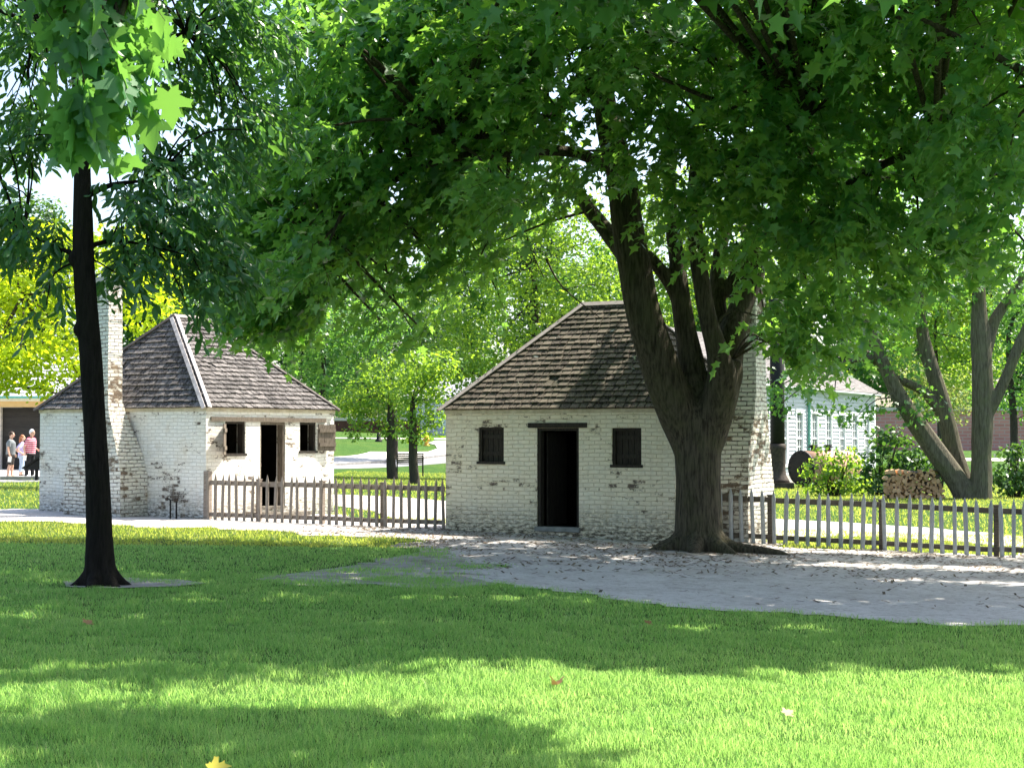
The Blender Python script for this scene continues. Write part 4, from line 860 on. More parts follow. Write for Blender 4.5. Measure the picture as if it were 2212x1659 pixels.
rvis = [blob(x, y, rx, ry, d, rd, de) for x, y, rx, ry, d, rd, de in ((2120, 60, 110, 90, 18.5, 1.0, .9), (2190, 180, 90, 90, 18.5, 1.0, .9), (2100, 250, 90, 80, 19, 1.0, .9), (2180, 330, 90, 80, 19, 1, 1), (2120, 410, 90, 70, 19.5, 1, 1), (2190, 470, 70, 60, 19.5, .9, .9), (1980, 30, 100, 70, 18, 1, .8), (2230, 540, 60, 40, 19.5, .8, .7), (1830, 10, 90, 60, 18, .9, .7))]
rup = []
for py0, h, step, rx, ry in ((1272, 9.2, 210, 1.5, .95), (1318, 8.8, 200, 1.45, .85), (1362, 8.4, 190, 1.4, .7), (1402, 8.2, 180, 1.3, .55)):
    px = -60 + (py0 % 3) * 60
    while px < 2420:
        py = py0 + R.uniform(-12, 12) + (18 if px > 1300 else 0)
        if R.random() > (.06 if px > 900 else .28) and not (py0 == 1402 and 480 < px < 900): rup.append((shade_at(px, py, h + R.uniform(-.4, .4)), (rx, ry, .7), 1.35))
        px += step
for px, py in ((1560, 1215), (1720, 1205), (1760, 1240), (1880, 1212), (1960, 1245), (2040, 1216), (2140, 1250), (2200, 1222), (2340, 1255), (2350, 1225), (1640, 1236), (1860, 1275), (2080, 1290), (2250, 1300), (60, 1215), (300, 1220), (520, 1215), (740, 1210), (900, 1195), (1100, 1225), (1350, 1250), (1650, 1255), (1900, 1270)): rup.append((shade_at(px, py, 9.0), (1.3, .9, .7), 1.0))
a_ = sprays(rvis, (9.6, 19.5, 4), 66, 11, .155, MAPLE_S, length=.55)
link('crown', leaf_mesh('crown', *[a_[i] for i in (0, 1, 2, 3)], MAPLE_S, a_[4]), M['maple'], rt)
rright = [q for q in rup if q[0].x > 5.2]; rleft = [q for q in rup if q[0].x <= 5.2]
a2_ = sprays(rright + [(Vector((9.5, 20, 9.5)), (2.4, 2.4, 1.5), .5)], (9.6, 19.5, 4), 85, 9, .20, MAPLE_S, length=.6)
link('crown', leaf_mesh('crown', *[a2_[i] for i in (0, 1, 2, 3)], MAPLE_S, a2_[4]), M['maple'], rt)
branch_to(rt, M['bark'], [Vector(p) for pts, ws in rl for p in pts[1:]], rvis + rright, .05); bb = MB(); twigs(bb, a_[5], .005); tag(bb.build('twigs', M['bark'], rt), kind='stuff')
a2_ = sprays(rleft, MAXIS, 85, 9, .20, MAPLE_S, length=.6)
link('crown', leaf_mesh('crown', *[a2_[i] for i in (0, 1, 2, 3)], MAPLE_S, a2_[4]), M['maple'], maple)
branch_to(maple, M['bark'], JM, rleft, .05, 3, 0)

# ---- trees in the yard and beyond
def tree(name, label, base, stems, blobs, lm, bm, size, per, k, half=OVAL, spread=.35, group=None, vox=.05, nb=True):
    root = thing(name, label, 'tree', (0, 0, 0), 0, group); b = MB(); J = []
    for pts, ws in stems: b.tube(pts, ws, 9, wob=.1, sub=3); J += [Vector(p) for p in pts[1:]]
    if vox: remesh_tree(b, 'trunk', bm, root, vox, 3)
    else: b.build('trunk', bm, root)
    if size > .18: size *= .74; per *= 1.65
    C, T, Nn, Sz, Rn = clumps(blobs, per, k, size, spread)
    link('crown', leaf_mesh('crown', C, T, Nn, Sz, half, np.clip(Rn, 0, 1)), lm, root)
    if nb:
        branch_to(root, bm, J, blobs, .09, 2)
    return root
# multi-stemmed tree in the right yard
YB = G(2105, 1078); DY = YB.y
def yp(px, py, dd=0.0): return at(px, py, DY + dd)
kY = DY / F
stems = [([yp(2095, 1095), yp(2068, 1040), yp(2025, 980), yp(1980, 915), yp(1945, 860), yp(1915, 800), yp(1885, 730), yp(1850, 660)], [26, 24, 23, 21, 18, 15, 12, 9]),
         ([yp(2098, 1095, .6), yp(2085, 1050, .7), yp(2062, 980, .8), yp(2045, 910, .8), yp(2030, 850, .8), yp(2008, 780, .8), yp(1992, 715, .8), yp(1985, 640, .8), yp(1975, 520, .8)], [22, 21, 20, 20, 18, 16, 14, 11, 8]),
         ([yp(2118, 1095, -.2), yp(2120, 1050, -.2), yp(2121, 980, -.2), yp(2123, 900, -.2), yp(2122, 820, -.2), yp(2119, 740, -.2), yp(2115, 660, -.2), yp(2110, 560, -.2), yp(2105, 430, -.2)], [27, 24, 22, 24, 23, 22, 16, 13, 10]),
         ([yp(2033, 895, .8), yp(2000, 850, .6), yp(1965, 830, .5), yp(1930, 815, .4), yp(1880, 775, .2), yp(1800, 790, 0)], [12, 11, 10, 9, 7, 4]),
         ([yp(2125, 910, -.2), yp(2150, 865, -.3), yp(2175, 810, -.4), yp(2200, 750, -.5), yp(2235, 670, -.6)], [14, 13, 12, 12, 9]),
         ([yp(2122, 800, -.2), yp(2135, 740, -.1), yp(2150, 690, 0), yp(2180, 645, 0), yp(2215, 590, 0)], [15, 14, 13, 11, 8]),
         ([yp(2012, 800, .8), yp(1995, 770, .9), yp(1980, 752, 1)], [10, 9, 7]),
         ([yp(1945, 860), yp(1905, 800, .3), yp(1870, 760, .5), yp(1830, 740, .8)], [9, 8, 6, 4])]
stems = [(p, [w * kY for w in ws]) for p, ws in stems]
yb = [blob(x, y, rx, ry, DY + dd, rd, de) for x, y, rx, ry, dd, rd, de in ((1880, 690, 60, 50, .5, 1.2, .7), (1940, 760, 55, 60, .3, 1.2, .6), (1960, 660, 60, 50, 0, 1.3, .8), (1900, 780, 50, 35, -.3, 1, .45), (1960, 850, 45, 45, -.5, 1, .6), (1985, 900, 40, 35, -.6, .8, .5), (1850, 900, 45, 25, -.8, .9, .7), (1800, 880, 40, 18, -1, .8, .6), (1870, 870, 40, 25, -.8, .8, .55), (1720, 820, 45, 34, -1.5, .9, 1.3), (1690, 870, 30, 34, -1.5, .7, 1.3), (1675, 840, 22, 24, -1.5, .7, 1.1), (1750, 780, 50, 28, -1.2, .9, .9), (1830, 740, 40, 28, 0, .9, .4), (2040, 620, 80, 60, 0, 1.6, .8), (2150, 600, 80, 60, 0, 1.6, .7), (1800, 620, 80, 50, 1, 1.6, .7), (2000, 480, 150, 100, 0, 3, .5), (2180, 430, 120, 100, 0, 3, .5), (1840, 450, 140, 100, 1, 3, .5))]
tree('multi_stem_tree', 'multi-stemmed grey tree with three leaning trunks rising behind the woodpile', YB, stems, yb, M['mid'], M['bark_grey'], .17, 34, 9, MAPLE_S, .30, vox=.035)
# twin young trees between the houses
for i, (bx, by, px, tilt, lab, bl) in enumerate((
    (849, 1036, 838, 0, 'young tree with a dark trunk and bright crown, just left of the bench', ((800, 850, 55, 40), (770, 870, 40, 30), (830, 800, 55, 35), (790, 905, 35, 25), (860, 860, 40, 35), (845, 920, 35, 22), (770, 930, 22, 18), (740, 880, 22, 18))),
    (897, 1046, 895, 0, 'young tree with a dark trunk and bright crown, standing before the bench', ((900, 790, 60, 35), (880, 840, 50, 35), (930, 820, 45, 35), (905, 890, 45, 32), (945, 880, 30, 40), (890, 940, 38, 18), (950, 920, 20, 22), (960, 790, 35, 30))))):
    g = G(bx, by); d = g.y; k = d / F
    st = [([at(bx, by + 10, d), at(bx - 2, by - 10, d), at(bx - 5, by - 50, d), at(bx - 5, by - 110, d), at(bx - 6, by - 180, d)], [w * k for w in (14, 11.5, 10, 9, 5)])]
    tree('young_tree', lab, g, st, [blob(x, y, rx, ry, d, rx * k * .9, 1.0) for x, y, rx, ry in bl], M['bright'], M['bark_far'], .21, 46, 10, OVAL, .26, 'pair of young trees', vox=None)
def bgtree(name, label, px, py_base, d, blobs, lm, size=.3, per=22, k=9, tw=14, top=None, group='trees behind the houses', half=OVAL, spread=.5, trunkpx=None, bm=None):
    x0 = (px - 1106) / F * d; z0 = terrain(x0, d); kk = d / F; tx = trunkpx or px; b0 = at(tx, HZ, d); b0.z = z0 - .3
    topy = top if top else blobs[0][1]
    st = [([b0, at(tx, (948 - (z0 - 1.7) / d * F) * .6 + topy * .4, d), at(px + R.uniform(-12, 12), topy, d), at(px + R.uniform(-25, 25), topy - 60, d)], [tw * kk, tw * .8 * kk, tw * .5 * kk, tw * .2 * kk])]
    return tree(name, label, b0, st, [blob(x, y, rx, ry, d + dd, max(rx, ry) * kk * .8, de) for x, y, rx, ry, dd, de in blobs], lm, bm or M['bark_far'], size, per, k, half, spread, group, vox=None, nb=d < 145)
bgtree('honey_locust', 'bright yellow-green honey locust behind the dark slim trunk at left', 60, 0, 52, ((60, 640, 110, 60, 0, .9), (-40, 600, 90, 70, 0, .9), (170, 590, 100, 60, 1, .8), (280, 620, 90, 60, 0, .8), (330, 690, 60, 40, -1, .7), (20, 730, 80, 50, -1, .9), (130, 730, 80, 50, -1, .8), (60, 800, 60, 35, -1.5, .7), (150, 810, 40, 28, -1.5, .6), (-30, 820, 50, 30, -1.5, .7), (270, 540, 80, 45, 1, .7), (120, 530, 90, 45, 1, .8), (370, 570, 70, 45, 1, .6), (110, 850, 22, 12, -2.5, .7), (40, 790, 70, 35, -2, .9), (-20, 770, 70, 40, -2, .9), (150, 780, 50, 30, -2, .8), (70, 835, 40, 18, -2, .7), (0, 835, 40, 16, -2, .6), (-80, 700, 80, 80, 0, .9)), M['locust'], .16, 80, 14, half=OVAL, spread=.42, tw=9, trunkpx=215)
bgtree('broad_tree', 'sunlit broad tree with dark limbs left of the right house roof', 1150, 0, 80, ((1000, 640, 110, 80, 0, 1), (1120, 560, 110, 80, 0, 1), (1230, 620, 90, 70, 0, 1), (1060, 740, 110, 60, -1, 1), (1160, 680, 90, 60, -1, 1), (960, 780, 90, 55, -2, .9), (1280, 520, 90, 70, 1, .9), (1180, 440, 110, 70, 1, .8), (1040, 470, 100, 70, 1, .8), (1330, 610, 50, 60, 0, .8), (990, 850, 60, 45, -2, .9)), M['bright'], .27, 20, 12, tw=12)
bgtree('broad_tree', 'deep green tree rising just right of the left house roof', 690, 0, 86, ((640, 760, 70, 60, 0, 1), (720, 800, 70, 55, 0, 1), (600, 700, 70, 55, 0, 1), (700, 710, 80, 55, 0, 1), (780, 750, 70, 55, 0, .9), (660, 840, 50, 40, -1, .8), (720, 870, 45, 35, -1, .8), (560, 640, 70, 55, 1, .9), (820, 680, 80, 55, 1, .9)), M['mid'], .28, 20, 12, tw=10)
bgtree('broad_tree', 'blue-green tree behind the gap between the houses', 850, 0, 105, ((850, 720, 90, 60, 0, 1), (800, 790, 80, 50, 0, 1), (920, 760, 80, 55, 0, 1), (900, 660, 100, 60, 0, 1), (780, 640, 90, 60, 0, .9), (740, 850, 60, 40, 0, .9), (860, 850, 70, 45, 0, .9)), M['deep'], .36, 16, 12, tw=10)
bgtree('broad_tree', 'sunlit tree showing through the fork of the big maple', 1480, 0, 98, ((1440, 540, 90, 70, 0, 1), (1560, 520, 90, 70, 0, 1), (1480, 430, 100, 70, 0, .8), (1400, 640, 70, 60, 0, 1), (1500, 620, 80, 60, 0, 1), (1600, 620, 60, 60, 0, .9), (1370, 480, 70, 70, 0, .9), (1440, 690, 70, 35, 0, .8)), M['bright'], .32, 17, 12, tw=10)
bgtree('broad_tree', 'sunlit tree between the leaning trunks in the right yard', 2030, 0, 112, ((2050, 720, 70, 60, 0, 1), (2000, 650, 80, 60, 0, 1), (2090, 640, 70, 60, 0, 1), (2060, 800, 60, 45, 0, .9), (1950, 740, 60, 55, 0, .8), (2110, 560, 90, 60, 0, .9), (1960, 560, 90, 60, 0, .9), (2150, 760, 50, 50, 0, .9)), M['bright'], .34, 17, 12, tw=7)
bgtree('broad_tree', 'green tree with a dark leaning trunk at the right edge', 2190, 0, 92, ((2190, 720, 70, 60, 0, 1), (2230, 800, 60, 60, 0, 1), (2170, 850, 40, 40, 0, .8), (2250, 640, 80, 70, 0, 1), (2150, 680, 40, 40, 0, .7), (2240, 890, 40, 30, 0, .8)), M['mid'], .30, 20, 12, tw=10)
bgtree('pale_tree', 'pale willowy tree far behind the leaning trunks', 2000, 0, 128, ((2010, 850, 50, 55, 0, 1), (2060, 870, 40, 40, 0, .9), (1970, 800, 40, 50, 0, .9), (2090, 830, 40, 45, 0, .8)), M['pale'], .30, 20, 12, tw=5)
bgtree('pale_tree', 'pale green shrubby tree above the brown wall', 770, 0, 142, ((760, 880, 40, 22, 0, 1), (800, 870, 40, 25, 0, 1), (840, 880, 40, 20, 0, 1)), M['pale'], .30, 20, 12, tw=5)
# small tree before the red brick building
g = G(1973, 966); d = g.y; k = d / F
tree('sapling', 'small thin tree in front of the red brick building', g, [([at(1973, 975, d), at(1973, 930, d), at(1974, 890, d), at(1985, 865, d)], [5 * k, 4 * k, 3 * k, 2 * k])], [blob(1965, 880, 28, 25, d, 1.2, .7), blob(1990, 865, 28, 28, d, 1.2, .7)], M['pale'], M['bark_grey'], .25, 22, 9, OVAL, .35, vox=None)
# a belt of tall trees closing the view
spec = [(-150, 560, 'deep'), (60, 470, 'deep'), (330, 520, 'mid'), (470, 600, 'mid'), (620, 560, 'deep'), (800, 500, 'mid'), (980, 560, 'mid'), (1160, 520, 'deep'), (1340, 560, 'mid'), (1520, 600, 'mid'), (1680, 560, 'bright'), (1830, 620, 'deep'), (1980, 600, 'mid'), (2130, 560, 'mid'), (2300, 540, 'deep')]
nm = {'deep': 'dark green', 'mid': 'mid green', 'bright': 'light green'}
wh = ('beyond the left edge', 'behind the yellow locust', 'behind the left chimney', 'behind the left roof ridge', 'right of the left roof', 'above the gap between the houses', 'above the young trees', 'left of the right house ridge', 'over the right house ridge', 'behind the fork', 'above the clapboard roof', 'behind the clapboard eave', 'above the pale willow', 'behind the tallest yard trunk', 'beyond the right edge')
for i, (px, ty, c) in enumerate(spec):
    d = 150 + (i * 37) % 26; z = i % 2
    bl = [(px + R.uniform(-70, 70), y, 85, 55, R.uniform(-2, 2), 1) for y in (ty + 60, ty + 130, ty + 200, ty + 270)] + [(px - 60, ty + 330, 80, 50, 0, 1), (px + 60, ty + 340, 80, 50, 0, 1), (px, ty, 70, 50, 0, .9)]
    bgtree('distant_tree', f'far {nm[c]} tree {wh[i]}', px, 0, d, bl, M[c], .62, 12, 10, tw=12, group='belt of distant trees', spread=.8)
# ---- bushes
def bush(label, px, py, d0, bl, lm, size, per, k=9, name='bush'):
    g = G(px, py); d = g.y + d0; kk = d / F; root = thing(name, label, 'bush', (0, 0, 0), 0, 'shrubs in the yards')
    B_ = [blob(x, y, rx, ry, d + R.uniform(-.3, .3), rx * kk * .9, 1) for x, y, rx, ry in bl]
    C, T, Nn, Sz, Rn = clumps(B_, per, k, size, .16, .6)
    link('foliage', leaf_mesh('foliage', C, T, Nn, Sz, OVAL, np.clip(Rn, 0, 1)), lm, root)
    q = MB(); gg = Vector((at(px, py, d).x, d, 0)); gg.z = terrain(gg.x, gg.y) - .1
    for c, rd, de in B_:
        for _ in range(3): q.tube([gg + Vector((R.uniform(-.2, .2), R.uniform(-.2, .2), 0)), gg.lerp(c, .5) + Vector((R.uniform(-.1, .1), 0, 0)), c + Vector((R.uniform(-.3, .3), 0, .2))], [.025, .018, .008], 5)
    q.build('stems', M['bark_far'], root); return root
bush('bright green loose bush in front of the dark boiler', 1800, 1072, 0, ((1770, 1010, 35, 30), (1810, 1030, 45, 35), (1760, 1050, 30, 20), (1830, 1000, 35, 25), (1795, 985, 25, 16), (1840, 1045, 35, 25), (1775, 975, 12, 14), (1845, 975, 12, 14)), M['bright'], .15, 80)
bush('tall dark green bush left of the woodpile', 1900, 1072, 1.5, ((1890, 1000, 45, 40), (1930, 970, 40, 35), (1960, 1000, 40, 40), (1880, 1045, 45, 28), (1925, 1030, 50, 35), (1970, 1040, 35, 30), (1905, 945, 30, 22), (1945, 940, 25, 20), (2000, 985, 25, 30)), M['deep'], .20, 60)
bush('dark bush behind the middle leaning trunk', 2030, 1060, 4, ((2035, 980, 28, 40), (2040, 1020, 26, 35), (2020, 1000, 22, 40)), M['deep'], .17, 70)
bush('rounded dark bush at the right edge beside the vertical trunk', 2190, 1075, 0, ((2180, 1010, 45, 45), (2220, 1000, 45, 50), (2165, 1045, 35, 28), (2215, 1050, 50, 30), (2190, 980, 30, 20)), M['deep'], .17, 70)
bush('low dark flower bush behind the people', 20, 1012, 1.0, ((10, 990, 30, 14), (45, 992, 22, 13), (75, 985, 18, 16), (-30, 985, 35, 18), (5, 970, 10, 10)), M['deep'], .14, 90)

# ================================================================== BUILDINGS BEYOND
# ---- white clapboard building
tc = Vector((.457, .889, 0)).normalized(); nc = Vector((tc.y, -tc.x, 0)); O = Vector((13.0, 80.0, 0)); gz = terrain(14, 82) - .05
EH = 4.55 - gz
cb = thing('clapboard_building', 'long white clapboard building with tall windows and a grey roof behind the right house', 'building', (O.x, O.y, gz))
def cl(t, w, z): return tc * t + nc * w + Vector((0, 0, z))       # w outwards
T0, T1, W0, W1 = -8.0, 18.6, 1.05, 3.62
wt = [1.05 + 2.62 * i for i in range(7)] ; ww = .52
def sides(a, b, mb, zlo, zhi, w0=0.0):
    nrow = max(1, round((zhi - zlo) / .2)); st_ = (zhi - zlo) / nrow
    for r_ in range(nrow):
        z0, z1 = zlo + r_ * st_, zlo + (r_ + 1) * st_; q = R.random()
        mb.quad([cl(a, w0 + .042, z0), cl(b, w0 + .042, z0), cl(b, w0 + .004, z1), cl(a, w0 + .004, z1)], q); mb.quad([cl(a, w0, z0), cl(b, w0, z0), cl(b, w0 + .042, z0), cl(a, w0 + .042, z0)], q)
sb = MB(); edges = [T0] + [e for t in wt for e in (t - ww - .14, t + ww + .14)] + [T1]
for a, b in zip(edges[::2], edges[1::2]): sides(a, b, sb, .5, EH)
for t in wt: sides(t - ww - .14, t + ww + .14, sb, .5, W0 - .16 + .0); sides(t - ww - .14, t + ww + .14, sb, W1 + .14, EH)
sb.quad([cl(T0, -.35, 0), cl(T1, -.35, 0), cl(T1, -.35, EH), cl(T0, -.35, EH)]); sb.quad([cl(T0, 0, 0), cl(T0, 0, EH), cl(T0, -9, EH), cl(T0, -9, 0)]); sb.quad([cl(T1, 0, 0), cl(T1, 0, EH), cl(T1, -9, EH), cl(T1, -9, 0)]); sb.quad([cl(T0, -9, 0), cl(T1, -9, 0), cl(T1, -9, EH), cl(T0, -9, EH)])
for t in (T0, T1): sb.quad([cl(t, 0, EH), cl(t, -4.5, EH + 2.6), cl(t, -9, EH)])
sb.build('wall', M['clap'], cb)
b = MB(); b.hexa([cl(T0, -.3, -.3), cl(T1, -.3, -.3), cl(T1, .03, -.3), cl(T0, .03, -.3), cl(T0, -.3, .5), cl(T1, -.3, .5), cl(T1, .03, .5), cl(T0, .03, .5)]); b.build('foundation', M['coping'], cb)
rf = MB(); sl = math.hypot(4.9, 2.83); nrow = 30
for sgn in (0, 1):
    for i in range(nrow):
        f0, f1 = i / nrow, (i + 1) / nrow
        for j in range(60):
            ta, tb_ = T0 - .3 + (T1 - T0 + .6) * j / 60, T0 - .3 + (T1 - T0 + .6) * (j + 1) / 60
            P = lambda t, ff, h: cl(t, (.4 - 4.9 * ff) if sgn == 0 else (-9.4 + 4.9 * ff), EH - .23 + 2.83 * ff + h)
            q = R.random(); rf.quad([P(ta, f0, .06), P(tb_, f0, .06), P(tb_, f1, .02), P(ta, f1, .02)], q); rf.quad([P(ta, f0, .0), P(tb_, f0, .0), P(tb_, f0, .06), P(ta, f0, .06)], q)
rf.build('roof', M['fargrey'], cb)
b = MB(); b.hexa([cl(T0, .02, EH - .34), cl(T1, .02, EH - .34), cl(T1, .42, EH - .30), cl(T0, .42, EH - .30), cl(T0, .02, EH - .26), cl(T1, .02, EH - .26), cl(T1, .42, EH - .24), cl(T0, .42, EH - .24)]); b.build('eave_board', M['trim'], cb)
b = MB(); b.hexa([cl(T1 - .2, .0, 0), cl(T1 + .03, .0, 0), cl(T1 + .03, .05, 0), cl(T1 - .2, .05, 0), cl(T1 - .2, .0, EH), cl(T1 + .03, .0, EH), cl(T1 + .03, .05, EH), cl(T1 - .2, .05, EH)]); b.build('corner_board', M['trim'], cb)
def window_mb():
    fr = MB(); X = lambda a0, a1, z0, z1, w0, w1: fr.hexa([cl(a0, w0, z0), cl(a1, w0, z0), cl(a1, w1, z0), cl(a0, w1, z0), cl(a0, w0, z1), cl(a1, w0, z1), cl(a1, w1, z1), cl(a0, w1, z1)])
    H = W1 - W0
    X(-ww - .14, -ww, -.0, H, -.1, .05); X(ww, ww + .14, 0, H, -.1, .05); X(-ww - .16, ww + .16, H, H + .14, -.1, .07); X(-ww - .18, ww + .18, -.16, 0, -.1, .10); X(-ww, ww, H / 2 - .05, H / 2 + .05, -.08, .0)
    for i in (1, 2): x = -ww + 2 * ww * i / 3; X(x - .025, x + .025, 0, H / 2 - .05, -.07, -.03); X(x - .025, x + .025, H / 2 + .05, H, -.07, -.03)
    for i in (1, 2):
        z = (H / 2) * i / 3
        for zz in (z, z + H / 2): X(-ww, ww, zz - .02, zz + .02, -.066, -.034)
    gl = MB(); gl.quad([cl(-ww, -.09, 0), cl(ww, -.09, 0), cl(ww, -.09, H), cl(-ww, -.09, H)]); return fr.mesh('window'), gl.mesh('pane')
wm, pm_ = window_mb(); wm.materials.append(M['trim']); pm_.materials.append(M['glass'])
for t in wt:
    p = cl(t, 0, W0); w_ = link('window', wm, None, cb, p); link('pane', pm_, None, w_)
b = MB(); t_ = 5.05; b.tube([cl(t_, .30, EH - .3), cl(t_, .12, EH - .7), cl(t_, .10, 2.5), cl(t_, .10, .1)], [.07, .07, .07, .07], 8); b.tube([cl(t_, .11, EH - 1.15), cl(t_, .11, EH - .85)], [.10, .14], 8); b.build('downspout', M['copper'], cb)
# ---- iron column and boiler in the yard
g = at(1680, 1050, 73); g.z = terrain(g.x, g.y); d = g.y; k = d / F
col_ = thing('iron_column', 'tall black iron column on a square plinth between the right chimney and the clapboard building', 'column', g)
b = MB(); b.tube([(0, 0, 95 * k), (0, 0, 200 * k), (0, 0, 400 * k)], [15.5 * k, 15.5 * k, 15 * k], 20); b.lathe((0, 0, 0), [(15.5 * k, 400 * k), (18 * k, 402 * k), (18 * k, 408 * k), (13 * k, 409 * k)], 20); b.build('shaft', M['iron'], col_)
b = MB(); b.lathe((0, 0, 0), [(26 * k, 14 * k), (24 * k, 20 * k), (19 * k, 28 * k), (17 * k, 40 * k), (17 * k, 82 * k), (18.5 * k, 86 * k), (18.5 * k, 95 * k), (15 * k, 97 * k)], 20); b.build('pedestal', M['rustiron'], col_)
b = MB(); b.bb((-30 * k, -30 * k, -.2), (30 * k, 30 * k, 13.8 * k)); b.build('plinth', M['rustiron'], col_)
g = G(1735, 1046); d = 75.5; k = d / F; bx = at(1733, 1008, d)
bo = thing('boiler', 'old black boiler with a faded reddish top lying in the yard behind the bushes', 'boiler', (bx.x, bx.y, terrain(bx.x, bx.y)))
r_ = 37 * k; axd = Vector((.80, .60, 0)); cz = r_ + .1
b = MB(); n_ = 28; P0 = Vector((0, 0, cz)); P1 = P0 + axd * 3.2; b.tube([P0 - axd * .02, P1], [r_, r_], n_); b.build('shell', M['tantop'], bo)
b = MB(); b.tube([P0 - axd * .10, P0 - axd * .03], [r_ * 1.03, r_ * 1.03], n_, smooth=False)
for i in range(18):
    a = 2 * math.pi * i / 18; sd = Vector((-axd.y, axd.x, 0)); b.ball(P0 - axd * .11 + (sd * math.cos(a) + Vector((0, 0, 1)) * math.sin(a)) * r_ * .9, .035, 6, 4)
b.build('end_plate', M['iron'], bo)
for q in (.75, 1.75):
    p = P0 + axd * q + Vector((0, 0, r_)); b = MB(); b.lathe(p, [(.14, -.05), (.12, .10), (.11, .14), (.24, .15), (.24, .2), (.13, .22), (.22, .25), (.22, .28)], 14); b.build('valve_cap', M['iron'], bo)
b = MB()
for q in (.5, 2.6): p = P0 + axd * q; sd = Vector((-axd.y, axd.x, 0)); b.box((p.x, p.y, .1), (.3, r_ * 1.5, .6), math.atan2(axd.y, axd.x))
b.build('saddle', M['rustiron'], bo)
# ---- red brick building, far right
def longbox(name, label, cat, A, B, depth, h, wm, rm, roofh, z, eave=.4, parts=()):
    d = (B - A); d.z = 0; L = d.length; d.normalize(); n = Vector((d.y, -d.x, 0))
    if n.y > 0: n = -n
    root = thing(name, label, cat, (A.x, A.y, z)); P = lambda t, w, zz: d * t - n * w + Vector((0, 0, zz))
    b = MB(); b.hexa([P(0, 0, -1), P(L, 0, -1), P(L, depth, -1), P(0, depth, -1), P(0, 0, h), P(L, 0, h), P(L, depth, h), P(0, depth, h)]); b.build('wall', wm, root)
    if roofh:
        b = MB(); e = eave; rows = 16
        for s in (0, 1):
            for i in range(rows):
                f0, f1 = i / rows, (i + 1) / rows; wv = lambda f_: (-e + (depth / 2 + e) * f_) if s == 0 else (depth + e - (depth / 2 + e) * f_)
                for j in range(24):
                    ta, tb_ = -e + (L + 2 * e) * j / 24, -e + (L + 2 * e) * (j + 1) / 24; q = R.random(); hz = lambda f_: h + .02 + roofh * f_
                    b.quad([P(ta, wv(f0), hz(f0) + .05), P(tb_, wv(f0), hz(f0) + .05), P(tb_, wv(f1), hz(f1) + .01), P(ta, wv(f1), hz(f1) + .01)], q); b.quad([P(ta, wv(f0), hz(f0)), P(tb_, wv(f0), hz(f0)), P(tb_, wv(f0), hz(f0) + .05), P(ta, wv(f0), hz(f0) + .05)], q)
        for t in (0, L): b.quad([P(t, -e, h + .02), P(t, depth / 2, h + roofh), P(t, depth + e, h + .02)], .5)
        b.build('roof', rm, root)
    return root, P, L
dR = 148; A = at(1880, 967, dR); B = at(2420, 974, dR - 6); zR = terrain(A.x, A.y)
rbk, PR, LR = longbox('brick_building', 'long low red brick building far behind the right yard', 'building', A, B, 12, (970 - 886) * dR / F, M['redbrick'], M['fargrey'], 0, zR)
b = MB(); hR = (970 - 886) * dR / F; b.hexa([PR(-.2, -.15, hR), PR(LR + .2, -.15, hR), PR(LR + .2, 12.1, hR), PR(-.2, 12.1, hR), PR(-.2, -.15, hR + .35), PR(LR + .2, -.15, hR + .35), PR(LR + .2, 12.1, hR + .35), PR(-.2, 12.1, hR + .35)]); b.build('coping', M['coping'], rbk)
# ---- brown brick wall in the middle distance
dW = 141; A = at(660, 941, dW); B = at(905, 944, dW - 1)
bw, PB, LB_ = longbox('brick_wall', 'dark brown brick wall with a pale coping seen between the two houses', 'wall', A, B, .5, 36 * dW / F, M['brown'], None, 0, terrain(0, dW) - .1)
hW = 36 * dW / F; b = MB(); b.hexa([PB(-.1, -.1, hW), PB(LB_ + .1, -.1, hW), PB(LB_ + .1, .6, hW), PB(-.1, .6, hW), PB(-.1, -.1, hW + .25), PB(LB_ + .1, -.1, hW + .25), PB(LB_ + .1, .6, hW + .25), PB(-.1, .6, hW + .25)]); b.build('coping', M['coping'], bw)
b = MB()
for t in (1.9, 3.6, 5.6, 7.6): b.hexa([PB(t, -.12, -1), PB(t + .45, -.12, -1), PB(t + .45, -.002, -1), PB(t, -.002, -1), PB(t, -.12, hW - .01), PB(t + .45, -.12, hW - .01), PB(t + .45, -.002, hW - .01), PB(t, -.002, hW - .01)])
b.build('pier', M['brown'], bw)
# ---- pale board house seen through the young trees
A = at(868, 946, 146); B = at(1010, 948, 140)
ph, PP, LP = longbox('pale_house', 'bluish white board house with a white porch rail glimpsed under the young trees', 'house', A, B, 7, 3.2, M['farwhite'], M['paleroof'], 2.0, terrain(-5, 143) - .1)
b = MB()
for i in range(9): t = .1 + i * .72; b.hexa([PP(t, -1.6, -.3), PP(t + .1, -1.6, -.3), PP(t + .1, -1.5, -.3), PP(t, -1.5, -.3), PP(t, -1.6, 1.0), PP(t + .1, -1.6, 1.0), PP(t + .1, -1.5, 1.0), PP(t, -1.5, 1.0)])
b.hexa([PP(0, -1.62, 1.0), PP(LP, -1.62, 1.0), PP(LP, -1.48, 1.0), PP(0, -1.48, 1.0), PP(0, -1.62, 1.12), PP(LP, -1.62, 1.12), PP(LP, -1.48, 1.12), PP(0, -1.48, 1.12)]); b.build('porch_rail', M['trim'], ph)
for t in (1.0, 3.4):
    b = MB(); b.hexa([PP(t, -.05, .9), PP(t + .9, -.05, .9), PP(t + .9, -.002, .9), PP(t, -.002, .9), PP(t, -.05, 2.3), PP(t + .9, -.05, 2.3), PP(t + .9, -.002, 2.3), PP(t, -.002, 2.3)]); b.build('window', M['glass'], ph)
